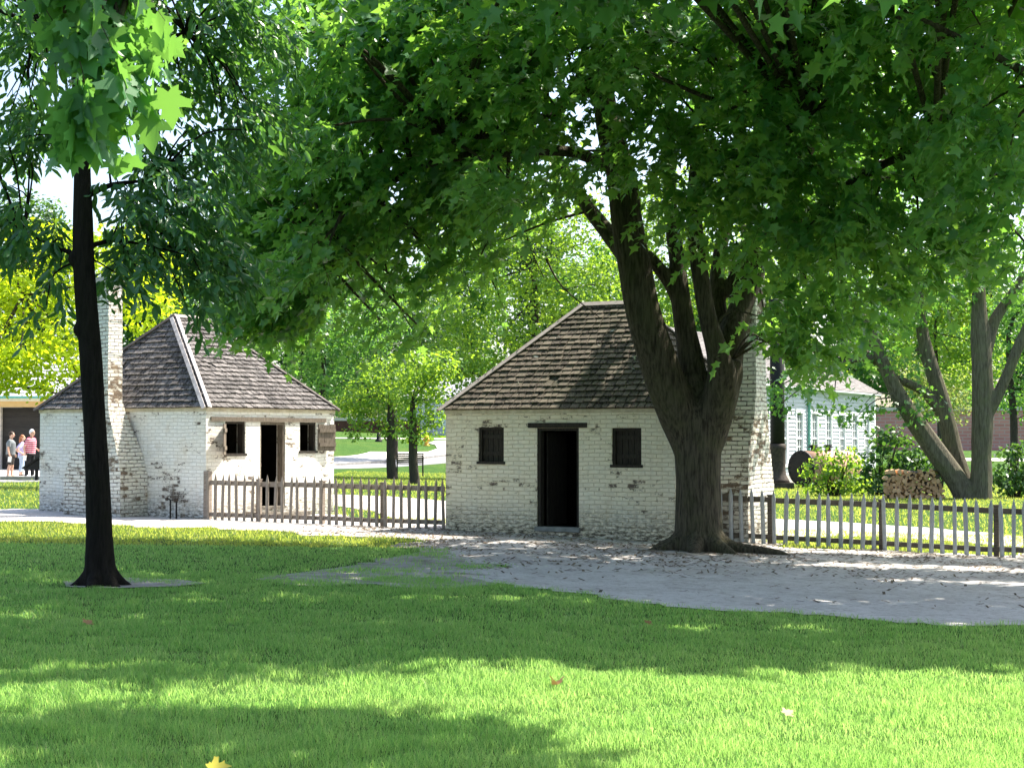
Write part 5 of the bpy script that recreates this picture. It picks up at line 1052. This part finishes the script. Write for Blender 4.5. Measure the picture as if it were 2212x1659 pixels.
# ---- low dark building behind the people
dB = 74; A = at(-420, 1000, dB); B = at(230, 1000, dB); zB = terrain(-20, dB)
hB_ = at(0, 880, dB).z - zB
lb = thing('low_building', 'low dark plank building with a tan fascia behind the people at left', 'building', (A.x, A.y, zB))
b = MB(); Lb = B.x - A.x; n = 26
for i in range(n):
    z0, z1 = -.2 + (hB_ + .2) * i / n, -.2 + (hB_ + .2) * (i + 1) / n; b.bb((0, 0 + R.uniform(0, .015), z0 + .006), (Lb, .3, z1 - .004))
b.bb((0, .1, -.3), (Lb, 8, hB_ - .01)); b.build('wall', M['darkplank'], lb)
b = MB(); x_ = at(3, 900, dB - .2).x - A.x; b.bb((x_ - .45, -.25, -.2), (x_, -.01, hB_ - .01)); b.build('post', M['coping'], lb)
b = MB(); z1, z2 = hB_, at(0, 868, dB).z - zB; b.bb((-.3, -.9, z1), (Lb + .3, -.5, z2)); b.build('fascia', M['tan'], lb)
b = MB(); z3 = at(0, 862, dB).z - zB; b.bb((-.3, -1.0, z2 + .003), (Lb + .3, -.5, z3)); b.build('cornice', M['cream'], lb)
b = MB(); b.bb((-.3, -1.12, z3 + .003), (Lb + .3, -.9, z3 + .1)); b.build('gutter', M['copper'], lb)
b = MB(); rows = 14
for i in range(rows):
    f0, f1 = i / rows, (i + 1) / rows
    for j in range(50):
        xa, xb = -.4 + (Lb + .8) * j / 50, -.4 + (Lb + .8) * (j + 1) / 50; q = R.random(); b.quad([(xa, -1.0 + 5 * f0, z3 + .12 + 2.2 * f0), (xb, -1.0 + 5 * f0, z3 + .12 + 2.2 * f0), (xb, -1 + 5 * f1, z3 + .08 + 2.2 * f1), (xa, -1 + 5 * f1, z3 + .08 + 2.2 * f1)], q); b.quad([(xa, -1.0 + 5 * f0, z3 + .06 + 2.2 * f0), (xb, -1.0 + 5 * f0, z3 + .06 + 2.2 * f0), (xb, -1.0 + 5 * f0, z3 + .12 + 2.2 * f0), (xa, -1.0 + 5 * f0, z3 + .12 + 2.2 * f0)], q)
b.quad([(-.4, 4, z3 + 2.2), (Lb + .4, 4, z3 + 2.2), (Lb + .4, 9, z3 - .2), (-.4, 9, z3 - .2)], .5); b.build('roof', M['paleroof'], lb)

# ================================================================== FURNITURE
g = G(886, 1029); k = g.y / F
be = thing('park_bench', 'black iron park bench with slatted wooden back facing the road', 'bench', g, rad(6)); w = 58 * k; hh = 50 * k
M['slat'] = simple('bench_slat', (.07, .06, .035), (.14, .115, .07), 7, .6, .2, .003)
b = MB()
for i in range(5): b.bb((-w / 2, .05 + i * .085, hh * .53), (w / 2, .115 + i * .085, hh * .57))
b.build('seat', M['slat'], be)
b = MB()
for i in range(5): z = hh * (.60 + .085 * i); b.bb((-w / 2, -.02 - i * .035, z), (w / 2, .02 - i * .035, z + hh * .065))
b.build('backrest', M['slat'], be)
for s in (-1, 1):
    x = s * (w / 2 - .03); b = MB()
    b.tube([(x, .02, hh * .52), (x, -.08, hh * .28), (x, -.02, hh * .15), (x, -.16, 0)], [.028] * 4, 6, sub=4); b.tube([(x, .40, hh * .54), (x, .48, hh * .30), (x, .40, hh * .15), (x, .52, 0)], [.028] * 4, 6, sub=4); b.tube([(x, -.02, hh * .16), (x, .40, hh * .16)], [.02] * 2, 6)
    b.tube([(x, .0, hh * .52), (x, -.20, hh * 1.02)], [.026] * 2, 6); b.build('leg', M['iron'], be)
    b = MB(); b.tube([(x, -.08, hh * .76), (x, .20, hh * .84), (x, .46, hh * .78), (x, .52, hh * .66), (x, .40, hh * .56)], [.024] * 5, 6, sub=4); b.build('armrest', M['iron'], be)
g = G(818, 954); k = g.y / F
lp_ = thing('lamp_post', 'dark slender lamp post standing on the far lawn left of the young trees', 'lamp post', g)
b = MB(); b.lathe((0, 0, 0), [(8 * k, -.1), (8 * k, 3 * k), (5 * k, 5 * k), (4.4 * k, 14 * k), (3 * k, 20 * k)], 12); b.build('base', M['iron'], lp_)
b = MB(); b.tube([(0, 0, 20 * k), (0, 0, 110 * k)], [2.3 * k, 1.7 * k], 10); b.build('pole', M['iron'], lp_)
b = MB(); b.lathe((0, 0, 110 * k), [(3 * k, 0), (6 * k, 12 * k), (7 * k, 13 * k), (2 * k, 19 * k), (.5 * k, 22 * k)], 8, smooth=False); b.build('lantern', M['iron'], lp_)
g = G(921, 963); k = g.y / F
hy = thing('fire_hydrant', 'orange-yellow fire hydrant on the far lawn right of the bench', 'hydrant', g)
b = MB(); b.lathe((0, 0, 0), [(6.5 * k, -.05), (6.5 * k, 2 * k), (4.3 * k, 3 * k), (4.3 * k, 15 * k), (5.4 * k, 16 * k), (5.4 * k, 18 * k), (4.2 * k, 22 * k), (1.5 * k, 24.5 * k), (1.3 * k, 26.5 * k)], 14); b.build('barrel', M['hydrant'], hy)
for s in (-1, 1): b = MB(); b.tube([(0, 0, 13 * k), (s * 6.6 * k, 0, 13 * k)], [2.4 * k, 2.4 * k], 10); b.tube([(s * 6.0 * k, 0, 13 * k), (s * 7.4 * k, 0, 13 * k)], [3 * k, 3 * k], 6); b.build('nozzle', M['hydrant'], hy)
# ---- reading panel beside the people
g = G(79, 1038); k = g.y / F
sg = thing('reading_panel', 'black slanted reading panel on a short post at the corner of the left house', 'sign', g)
b = MB(); b.bb((-.05, -.05, -.1), (.05, .05, .55)); b.build('post', M['iron'], sg)
b = MB(); b.hexa([(-.42, -.3, .42), (.38, -.3, .95), (.38, .3, .95), (-.42, .3, .42), (-.45, -.3, .47), (.35, -.3, 1.0), (.35, .3, 1.0), (-.45, .3, .47)]); b.hexa([(-.38, -.25, .40), (.30, -.25, .40), (.30, .25, .40), (-.38, .25, .40), (-.36, -.25, .44), (.33, -.25, .88), (.33, .25, .88), (-.36, .25, .44)]); b.build('panel', M['iron'], sg)
# ---- woodpile
wp0 = G(1912, 1077); dwp = wp0.y - .4; k = dwp / F
x0, x1 = at(1908, 1070, dwp).x, at(2040, 1070, dwp).x; zg = terrain(x0, dwp)
def log_mesh(kind):
    b = MB(); L_ = .42; r = .070
    if kind == 0: P = [(r * math.cos(a), r * math.sin(a)) for a in [2 * math.pi * i / 10 for i in range(10)]]
    elif kind == 1: P = [(0, -.02)] + [(r * 1.3 * math.cos(a) , r * 1.3 * math.sin(a) - .02) for a in [rad(25 + 130 * i / 6) for i in range(7)]]
    else: P = [(-r, -r * .8), (r * .9, -r), (r * 1.1, r * .5), (0, r * 1.1), (-r * 1.1, r * .4)]
    n = len(P); b.v = [(x, -L_ / 2, z) for x, z in P] + [(x, L_ / 2, z) for x, z in P]
    b.f = [tuple(range(n)), tuple(range(2 * n - 1, n - 1, -1))] + [((i + 1) % n, i, n + i, n + (i + 1) % n) for i in range(n)]; b.r = [R.random()] * (n + 2); b.sm = [False] * (n + 2)
    me = b.mesh('split_log'); me.materials.append(M['logs']); me.materials.append(M['logbark'])
    mi = [0, 0] + [1 if (kind == 0 or (kind == 1 and 1 <= i < n - 1)) else 0 for i in range(n)]
    me.polygons.foreach_set('material_index', mi); return me
lm = [log_mesh(i % 3) for i in range(6)]
row = 0; z = zg + .08
while row < 9:
    x = x0 + .08 + (row % 2) * .07
    top = x1 - (.05 * row)
    if row >= 7: x += R.uniform(.1, .35)
    while x < top:
        o = link('split_log', lm[R.randrange(6)], None, None, (x, dwp + R.uniform(-.06, .06), z + R.uniform(-.012, .012))); o.rotation_euler = (R.uniform(-.05, .05), R.uniform(0, 6.28), R.uniform(-.25, .25)); s = R.uniform(.8, 1.15); o.scale = (s, 1, s)
        tag(o, 'split firewood log in the woodpile under the leaning trunks', 'log', 'split logs in the woodpile'); x += .130 if row < 7 else R.uniform(.14, .24)
    z += .108; row += 1
for (px, py, rz) in ((1930, 1036, 1.3), (1955, 1032, 1.5), (1985, 1030, 1.25), (2010, 1028, 1.4), (1975, 1022, .4), (2020, 1020, 2.4)):
    p = at(px, py, dwp); o = link('split_log', lm[R.randrange(6)], None, None, p); o.rotation_euler = (R.uniform(-.2, .2), 0, rz); o.scale = (1.1, 1.5, 1.1); tag(o, 'split firewood log lying crosswise on top of the woodpile', 'log', 'split logs on top of the woodpile')

# ================================================================== PEOPLE
M['skin'] = simple('skin', (.55, .33, .24), (.62, .38, .28), 8, .55, 0)
M['hair_dark'] = simple('dark_hair', (.03, .018, .012), (.06, .035, .022), 30, .6, .3, .003); M['hair_red'] = simple('auburn_hair', (.30, .11, .05), (.42, .17, .08), 30, .6, .3, .003); M['hair_white'] = simple('white_hair', (.72, .72, .74), (.82, .82, .84), 30, .7, .3, .003)
M['tee_grey'] = simple('grey_cotton', (.17, .19, .20), (.21, .23, .24), 6, .9, .2, .004); M['tee_lilac'] = simple('lilac_cotton', (.42, .38, .62), (.50, .46, .70), 6, .9, .2, .004)
M['short_dark'] = simple('dark_shorts_cloth', (.035, .03, .028), (.055, .048, .042), 6, .9, .2, .004); M['jean'] = simple('pale_denim', (.30, .38, .50), (.40, .48, .58), 8, .9, .2, .004); M['black_cloth'] = simple('black_cloth', (.008, .008, .010), (.016, .016, .018), 6, .9, .2, .004)
M['shoe'] = simple('tan_shoe', (.30, .24, .18), (.40, .33, .26), 9, .8, .1, .003); M['shoe_white'] = simple('white_shoe', (.6, .6, .6), (.75, .75, .75), 9, .7, .1, .003); M['paper'] = simple('white_paper', (.75, .75, .72), (.82, .82, .80), 4, .8, 0)
M['trouser_grey'] = simple('grey_trousers', (.13, .13, .135), (.17, .17, .175), 6, .9, .2, .004)
def stripes():
    m, nt, N, L, b = newmat('red_striped_cotton'); sx = N('SeparateXYZ'); L(N('TexCoord').outputs['Object'], sx.inputs[0])
    w = mth(N, L, 'FRACT', mth(N, L, 'MULTIPLY', sx.outputs[2], 13.0)); s = mth(N, L, 'GREATER_THAN', w, .70)
    L(mixc(N, L, s, (.52, .07, .13), (.78, .66, .69)), b.inputs['Base Color']); b.inputs['Roughness'].default_value = .9; return m
M['stripe'] = stripes()
def vx(b, name, m, parent, v=.011, sm=2): return remesh_tree(b, name, m, parent, v, sm)
def person(label, loc, rz, H, shirt, legs, legm, hairm, hair, shoe, armL, armR, lean=0.0, stout=1.0, group=None, female=False):
    """faces local +x; y is the person's left"""
    root = thing('person', label, 'person', loc, rz, group); s = H / 1.75
    V = lambda x, y, z: Vector((x, y, z)) * s
    sh = .185 * (0.9 if female else 1) ; hip = .095
    b = MB()
    b.tube([V(0, 0, .86), V(.01, 0, .98), V(.02 + lean * .2, 0, 1.15), V(.01 + lean * .6, 0, 1.32), V(lean, 0, 1.43)], [x * s * stout for x in (.15, .148, .150, .155, .085)], 12, sub=3)
    b.tube([V(lean, 0, 1.40), V(.02 + lean, 0, 1.49), V(.03 + lean, 0, 1.56)], [.062 * s, .055 * s, .055 * s], 10)
    hd = V(.045 + lean, 0, 1.635); b.ball(hd, (.098 * s, .078 * s, .118 * s), 14, 10); b.ball(hd + V(.035, 0, -.06), (.055 * s, .052 * s, .055 * s), 10, 8); b.ball(hd + V(.105, 0, -.015), (.020 * s, .014 * s, .022 * s), 8, 6)
    for y in (-1, 1): b.ball(hd + V(-.005, y * .080, -.01), (.022 * s, .012 * s, .032 * s), 8, 6)
    b.tube([hd + V(.082, -.025, -.062), hd + V(.09, 0, -.062), hd + V(.082, .025, -.062)], [.009 * s] * 3, 6)
    feet = ((.06, 1), (-.05, -1))
    for fx, y in feet:
        b.tube([V(0, y * hip, .92), V(.015 + fx * .3, y * hip, .70), V(.02 + fx * .6, y * (hip + .005), .49), V(-.01 + fx * .8, y * (hip + .01), .34), V(-.02 + fx, y * (hip + .01), .08)], [.088 * s, .078 * s, .056 * s, .056 * s, .038 * s], 10, sub=3)
        b.tube([V(-.05 + fx, y * (hip + .01), .045), V(.06 + fx, y * (hip + .015), .04), V(.15 + fx, y * (hip + .02), .028)], [.042 * s, .040 * s, .026 * s], 8)
    arms = []
    for y, (el, wr) in ((1, armL), (-1, armR)):
        S0 = V(lean, y * sh, 1.385); E_ = V(*el); W_ = V(*wr); arms.append((S0, E_, W_)); b.tube([V(lean * .9, y * sh * .5, 1.39), S0, E_, W_], [.060 * s, .052 * s, .040 * s, .028 * s], 9, sub=3)
        d = (W_ - E_).normalized(); sd = d.cross(Vector((0, 1, 0))); sd = sd.normalized() if sd.length > .1 else Vector((1, 0, 0)); pl = W_ + d * .045 * s; b.ball(pl, (.036 * s, .024 * s, .045 * s), 8, 6)
        for i, (o_, l_) in enumerate(((-.026, .070), (-.009, .082), (.009, .078), (.025, .062))):
            f0 = pl + d * .03 * s + sd * o_ * s; f1 = f0 + d * l_ * .55 * s; f2 = f1 + (d * .6 - Vector((0, y * .5, 0))).normalized() * l_ * .45 * s; b.tube([f0, f1, f2], [.0095 * s, .009 * s, .0075 * s], 6)
        b.tube([pl - d * .01 * s + sd * .03 * s, pl + sd * .052 * s + d * .02 * s, pl + sd * .055 * s + d * .052 * s], [.012 * s, .011 * s, .008 * s], 6)
    vx(b, 'body', M['skin'], root, .0085, 1)
    b = MB()                                                     # shirt
    b.tube([V(.0, 0, .88), V(.01, 0, .99), V(.02 + lean * .2, 0, 1.15), V(.01 + lean * .6, 0, 1.32), V(lean, 0, 1.435)], [x * s * stout for x in (.172, .166, .168, .172, .09)], 14, sub=3)
    for S0, E_, W_ in arms: y = 1 if S0.y > 0 else -1; b.tube([V(lean * .9, y * sh * .5, 1.39), S0, S0.lerp(E_, .72)], [.078 * s, .070 * s, .066 * s], 10, sub=3)
    vx(b, 'shirt', shirt, root, .014, 2)
    b = MB(); zl = {'shorts': .50, 'crop': .22, 'long': .06}[legs]      # trousers
    b.tube([V(.0, 0, .80), V(0, 0, .98)], [.165 * s * stout, .160 * s * stout], 14)
    for fx, y in feet:
        P = [V(0, y * hip, .90), V(.015 + fx * .3, y * hip, .70), V(.02 + fx * .6, y * (hip + .005), .49), V(-.01 + fx * .8, y * (hip + .01), .30), V(-.02 + fx, y * (hip + .01), .05)]; W = [.108, .100, .086, .075, .066]
        q, w = [], []
        for p, r_ in zip(P, W):
            if p.z >= zl * s: q.append(p); w.append(r_ * s)
        q.append(V(-.01 + fx * (1 - zl), y * (hip + .008), zl)); w.append(.068 * s if legs != 'shorts' else .095 * s); b.tube(q, w, 10, sub=2)
    vx(b, 'trousers' if legs != 'shorts' else 'shorts', legm, root, .014, 2)
    for fx, y in feet:
        b = MB(); b.tube([V(-.075 + fx, y * (hip + .01), .05), V(.0 + fx, y * (hip + .012), .055), V(.09 + fx, y * (hip + .017), .045), V(.17 + fx, y * (hip + .02), .030)], [.050 * s, .056 * s, .050 * s, .032 * s], 9, sub=2); vx(b, 'shoe', shoe, root, .014, 1)
    b = MB(); b.ball(hd + V(-.022, 0, .030), (.100 * s, .088 * s, .108 * s), 14, 10)
    if hair == 'long': b.tube([hd + V(-.06, 0, .02), hd + V(-.085, 0, -.10), hd + V(-.09, 0, -.24)], [.085 * s, .075 * s, .05 * s], 10)
    b.build('hair', hairm, root)
    b = MB()
    for y in (-1, 1): b.ball(hd + V(.088, y * .032, .012), (.010 * s, .013 * s, .008 * s), 8, 6)
    b.build('eyes', M['black_cloth'], root)
    return root, arms, s
def paper_at(p, label, rz):
    b = MB(); b.hexa([(-.06, -.004, -.17), (.06, -.004, -.17), (.06, .004, -.17), (-.06, .004, -.17), (-.07, -.004, .03), (.07, -.004, .03), (.07, .004, .03), (-.07, .004, .03)]); o = b.build('folded_map', M['paper'], None, p); o.rotation_euler = (0, .1, rz); tag(o, label, 'paper', 'folded papers held by the people')
g = G(40, 1033); dz = g.y
grp = 'people on the sidewalk'
pA, ar, s = person('man in grey T-shirt and dark shorts standing at the left edge', G(39, 1033), rad(8), 1.74, M['tee_grey'], 'shorts', M['short_dark'], M['hair_dark'], 'short', M['shoe'], ((-.06, .23, 1.12), (.10, .24, .90)), ((-.05, -.22, 1.11), (.01, -.24, .86)), 0, 1.05, grp)
W_ = Matrix.Rotation(rad(8), 3, 'Z') @ ar[1][2] + Vector(pA.location); paper_at(W_ + Vector((.02, -.03, -.08)), 'white folded paper in the hand of the man in grey', .3)
pB, ar, s = person('auburn-haired woman in lilac top and pale jeans, hands on hips, between two men', G(75, 1030), rad(25), 1.62, M['tee_lilac'], 'crop', M['jean'], M['hair_red'], 'long', M['black_cloth'], ((-.16, .36, 1.13), (.03, .19, .98)), ((-.20, -.36, 1.14), (.02, -.19, .98)), 0, .9, grp, True)
pC, ar, s = person('white-haired man in red striped shirt and black trousers beside the house corner', G(101, 1034.5), rad(-20), 1.80, M['stripe'], 'long', M['black_cloth'], M['hair_white'], 'short', M['shoe_white'], ((.02, .25, 1.12), (.22, .16, 1.02)), ((-.06, -.26, 1.10), (-.01, -.26, .86)), .05, 1.18, grp)
pC.location = G(64, 1033); pC.location.z = terrain(pC.location.x, pC.location.y) + .03
pB.location = G(46, 1030.5); pA.location = G(22, 1032.5)
for o in list(S.objects):
    if o.name.startswith('folded_map'): o.location = Vector((pA.location.x, pA.location.y, pA.location.z)) + (o.location - g * 0 - Vector(G(39, 1033)))
W_ = Matrix.Rotation(rad(-20), 3, 'Z') @ ar[1][2] + Vector(pC.location); paper_at(W_ + Vector((.0, -.03, -.08)), 'white folded paper hanging from the hand of the man in stripes', -.3)
din = fA.o + fA(1.86, .55, .02)
person('person in grey trousers standing in the dark doorway of the left house', din, rad(-60), 1.66, M['short_dark'], 'long', M['trouser_grey'], M['hair_dark'], 'short', M['black_cloth'], ((.05, .24, 1.12), (.24, .16, 1.06)), ((-.04, -.24, 1.12), (.06, -.25, .90)), 0, 1.0)

# ================================================================== GRASS, LITTER, FALLEN LEAVES
fpoly = dense(front_path, .16, .8, 1.0)
def tz(x, y):
    xx = np.clip(x, -28, 9); return np.where(x < 0, -0.012 * xx, -0.0335 * xx)
def inside_np(x, y, poly):
    P = np.array(poly); c = np.zeros(len(x), bool); j = len(P) - 1
    for i in range(len(P)):
        xi, yi = P[i]; xj, yj = P[j]
        if yi != yj: c ^= ((yi > y) != (yj > y)) & (x < (xj - xi) * (y - yi) / (yj - yi) + xi)
        j = i
    return c
def blades(name, zones, m):
    C, Hh, W = [], [], []
    for y0, y1, dens, h, w in zones:
        wd = .335 * y1; n = int(dens * (y1 - y0) * wd * 2); x = NR.uniform(-wd, wd, n); y = NR.uniform(y0, y1, n); k = np.abs(x) < .325 * y + .3; x, y = x[k], y[k]
        k = ~inside_np(x + NR.normal(size=len(x)) * .09, y + NR.normal(size=len(x)) * .16, fpoly); x, y = x[k], y[k]
        dm = inside_np(x + NR.normal(size=len(x)) * .12, y + NR.normal(size=len(x)) * .2, dirt_poly); kk_ = ~dm | (NR.random(len(x)) < .20 + .8 * (np.sin(x * 2.3 + 1.3 * np.sin(y * 1.7)) * np.sin(y * 2.9 + x) > .25)); x, y = x[kk_], y[kk_]
        ring = ((x - LB.x - .25) / .95) ** 2 + ((y - LB.y + .0) / .36) ** 2 > NR.uniform(.35, 1.25, len(x)); x, y = x[ring], y[ring]
        C.append(np.stack([x, y, tz(x, y)], 1)); Hh.append(h * NR.uniform(.55, 1.4, len(x))); W.append(w * NR.uniform(.7, 1.3, len(x)))
    C, Hh, W = np.concatenate(C), np.concatenate(Hh), np.concatenate(W); n = len(C)
    X_, Y_ = C[:, 0], C[:, 1]; cl_ = np.sin(X_ * 5.1 + 2 * np.sin(Y_ * 3.3)) * np.sin(Y_ * 6.7 + 2 * np.sin(X_ * 2.9)) + .6 * np.sin(X_ * 13 + 3 * np.sin(Y_ * 7)) * np.sin(Y_ * 11 + X_ * 4); Hh = Hh * np.clip(1 + .38 * cl_, .4, 1.8) * np.where(NR.random(n) < .012, 1.7, 1)
    a = NR.uniform(0, 2 * np.pi, n); s = np.stack([np.cos(a), np.sin(a), np.zeros(n)], 1); b = NR.uniform(0, 2 * np.pi, n); l = np.stack([np.cos(b), np.sin(b), np.zeros(n)], 1) * (Hh * NR.uniform(.15, .95, n))[:, None]
    up = np.array([0, 0, 1.0]); V = np.zeros((n, 5, 3))
    V[:, 0] = C - s * W[:, None]; V[:, 1] = C + s * W[:, None]; mid = C + l * .35 + up * (Hh * .62)[:, None]; V[:, 2] = mid + s * (W * .75)[:, None]; V[:, 3] = mid - s * (W * .75)[:, None]; V[:, 4] = C + l + up * (Hh * .95)[:, None]
    me = np_mesh(name, V, 5, [[0, 1, 2, 3], [3, 2, 4]], NR.random(n)); return tag(link(name, me, m), kind='stuff')
blades('grass', [(7.6, 9.5, 8200, .046, .0013), (9.5, 12, 6000, .043, .0016), (12, 15, 3800, .040, .0020), (15, 20, 2200, .038, .0028), (20, 25, 1000, .036, .0040)], M['grass'])
blades('sun_tinted_strip', [(25, 34, 420, .045, .006)], M['grass_far'])
def yard_blades():
    C = []
    for x0, x1, y0, y1, dens in ((-24, -9.2, 33.6, 62, 45), (-9, .5, 34, 90, 45), (4, 24, 31, 80, 55)):
        n = int((x1 - x0) * (y1 - y0) * dens); x = NR.uniform(x0, x1, n); y = NR.uniform(y0, y1, n); k = (np.abs(x) < .34 * y)
        for P in (back_left, back_right, road, walk, front_path): k &= ~inside_np(x, y, P)
        C.append(np.stack([x[k], y[k]], 1))
    C = np.concatenate(C); z = np.array([terrain(a, b) for a, b in C]); C = np.column_stack([C, z]); n = len(C); h = .07 * NR.uniform(.5, 1.4, n); w = .013 * NR.uniform(.6, 1.4, n)
    a = NR.uniform(0, 2 * np.pi, n); q = np.stack([np.cos(a), np.sin(a), np.zeros(n)], 1); b = NR.uniform(0, 2 * np.pi, n); l = np.stack([np.cos(b), np.sin(b), np.zeros(n)], 1) * (h * NR.uniform(.2, 1, n))[:, None]
    V = np.stack([C - q * w[:, None], C + q * w[:, None], C + l + np.stack([0 * h, 0 * h, h], 1)], 1); tag(link('yard_grass', np_mesh('yard_grass', V, 3, [[0, 1, 2]], NR.random(n)), M['grass_far']), kind='stuff')
yard_blades()
n = 30000; x = NR.uniform(-4, 9.5, n); y = NR.uniform(17.5, 31, n); k = inside_np(x, y, fpoly) & (NR.random(n) < np.clip((y - 20) / 6, .05, 1) * (.35 + .65 * (np.sin(x * 1.7 + np.sin(y * 1.3) * 2) * np.sin(y * 1.9 + x * .7) > -.1))); x, y = x[k], y[k]; n = len(x)
a = NR.uniform(0, np.pi, n); ln = NR.uniform(.014, .055, n) * np.where(NR.random(n) < .06, 2.2, 1); wd = NR.uniform(.006, .020, n); s = np.stack([np.cos(a), np.sin(a), NR.uniform(-.15, .25, n)], 1) * ln[:, None]; q = np.stack([-np.sin(a), np.cos(a), np.zeros(n)], 1) * wd[:, None]
c = np.stack([x, y, tz(x, y) + .022], 1); V = np.stack([c - s - q, c + s - q, c + s + q, c - s + q], 1); tag(link('leaf_litter', np_mesh('leaf_litter', V, 4, [[0, 1, 2, 3]], NR.random(n)), M['litter']), kind='stuff')
def fallen(px, py, size, m, label, rz=0.0, z=.05, tilt=.3, grp=None, pos=None):
    me = leaf_mesh('fallen_leaf', np.zeros((1, 3)), np.array([[math.cos(rz), math.sin(rz), .15]]), np.array([[tilt, -.4, 1.0]]), np.array([size]), MAPLE, np.array([.5]), .35); o = link('fallen_leaf', me, m, None, pos if pos is not None else G(px, py, z)); return tag(o, label, 'leaf', grp)
fallen(452, 1660, .10, M['yleaf'], 'yellow maple leaf lying in the grass at the bottom edge', .2, .05)
fallen(1695, 1540, .07, M['bleaf'], 'brown curled leaf on the sunlit grass at lower right', .6, .045)
fallen(185, 1345, .09, M['bleaf'], 'small brown leaf on the shaded lawn at left', 1.2, .04)
fallen(1398, 1345, .07, M['bleaf'], 'small tan leaf on the shaded lawn near the path edge', 1.0, .04)
fallen(1205, 1478, .08, M['bleaf'], 'small brown leaf at the edge of the sunny grass', 2.0, .045)
sn = (Vector(fB(0, WB / 2, RB)) - Vector(fB(0, 0, 0))); spn = sn.normalized(); nB = Vector((D2[0], D2[1], 0)).cross(spn).normalized()
if nB.z < 0: nB = -nB
for i in range(16):
    t = R.uniform(.12, .75); u = 2.4 + R.uniform(-1.3, 1.6) * (1 - t * .5); p = fB.o + fB(u, 0, HB) + sn * t + nB * .05
    me = leaf_mesh('dry_leaf', np.zeros((1, 3)), np.array([list(Vector((R.uniform(-1, 1), R.uniform(-.3, .3), R.uniform(-.5, .5))))]), np.array([list(nB + Vector((R.uniform(-.5, .5), R.uniform(-.5, .5), 0)))]), np.array([R.uniform(.05, .11)]), LONG if i else MAPLE, np.array([.5]), .5)
    tag(link('dry_leaf', me, M['wleaf'], None, p), 'pale dry leaf scrap caught on the shingles of the right house roof', 'leaf', 'pale leaf scraps on the right roof')

# ================================================================== LIGHT, SKY, CAMERA
sun = bpy.data.lights.new('sun', 'SUN'); sun.energy = 5.0; sun.angle = rad(.53); sun.color = (1.0, .94, .83)
so = bpy.data.objects.new('sun', sun); COL.objects.link(so); so.rotation_euler = SUN.to_track_quat('Z', 'Y').to_euler()
w = bpy.data.worlds.new('World'); S.world = w; w.use_nodes = True; nt = w.node_tree
sk = nt.nodes.new('ShaderNodeTexSky'); sk.sky_type = 'NISHITA'; sk.sun_disc = False; sk.sun_elevation = ELEV; sk.sun_rotation = AZ; sk.air_density = 1.0; sk.dust_density = 2.5; sk.ozone_density = 1.0
nt.links.new(sk.outputs[0], nt.nodes['Background'].inputs[0]); nt.nodes['Background'].inputs[1].default_value = .125
cam = bpy.data.cameras.new('camera'); cam.sensor_width = 36; cam.lens = F / 2212 * 36; cam.clip_end = 4000; cam.clip_start = .1
co = bpy.data.objects.new('camera', cam); COL.objects.link(co); co.location = (0, 0, CH); co.rotation_euler = (math.pi / 2 + PITCH, 0, 0); S.camera = co
S.view_settings.view_transform = 'Standard'; S.view_settings.look = 'None'; S.view_settings.exposure = 1.5; S.view_settings.gamma = 1.0
S.cycles.max_bounces = 8; S.cycles.transmission_bounces = 6; S.cycles.diffuse_bounces = 4
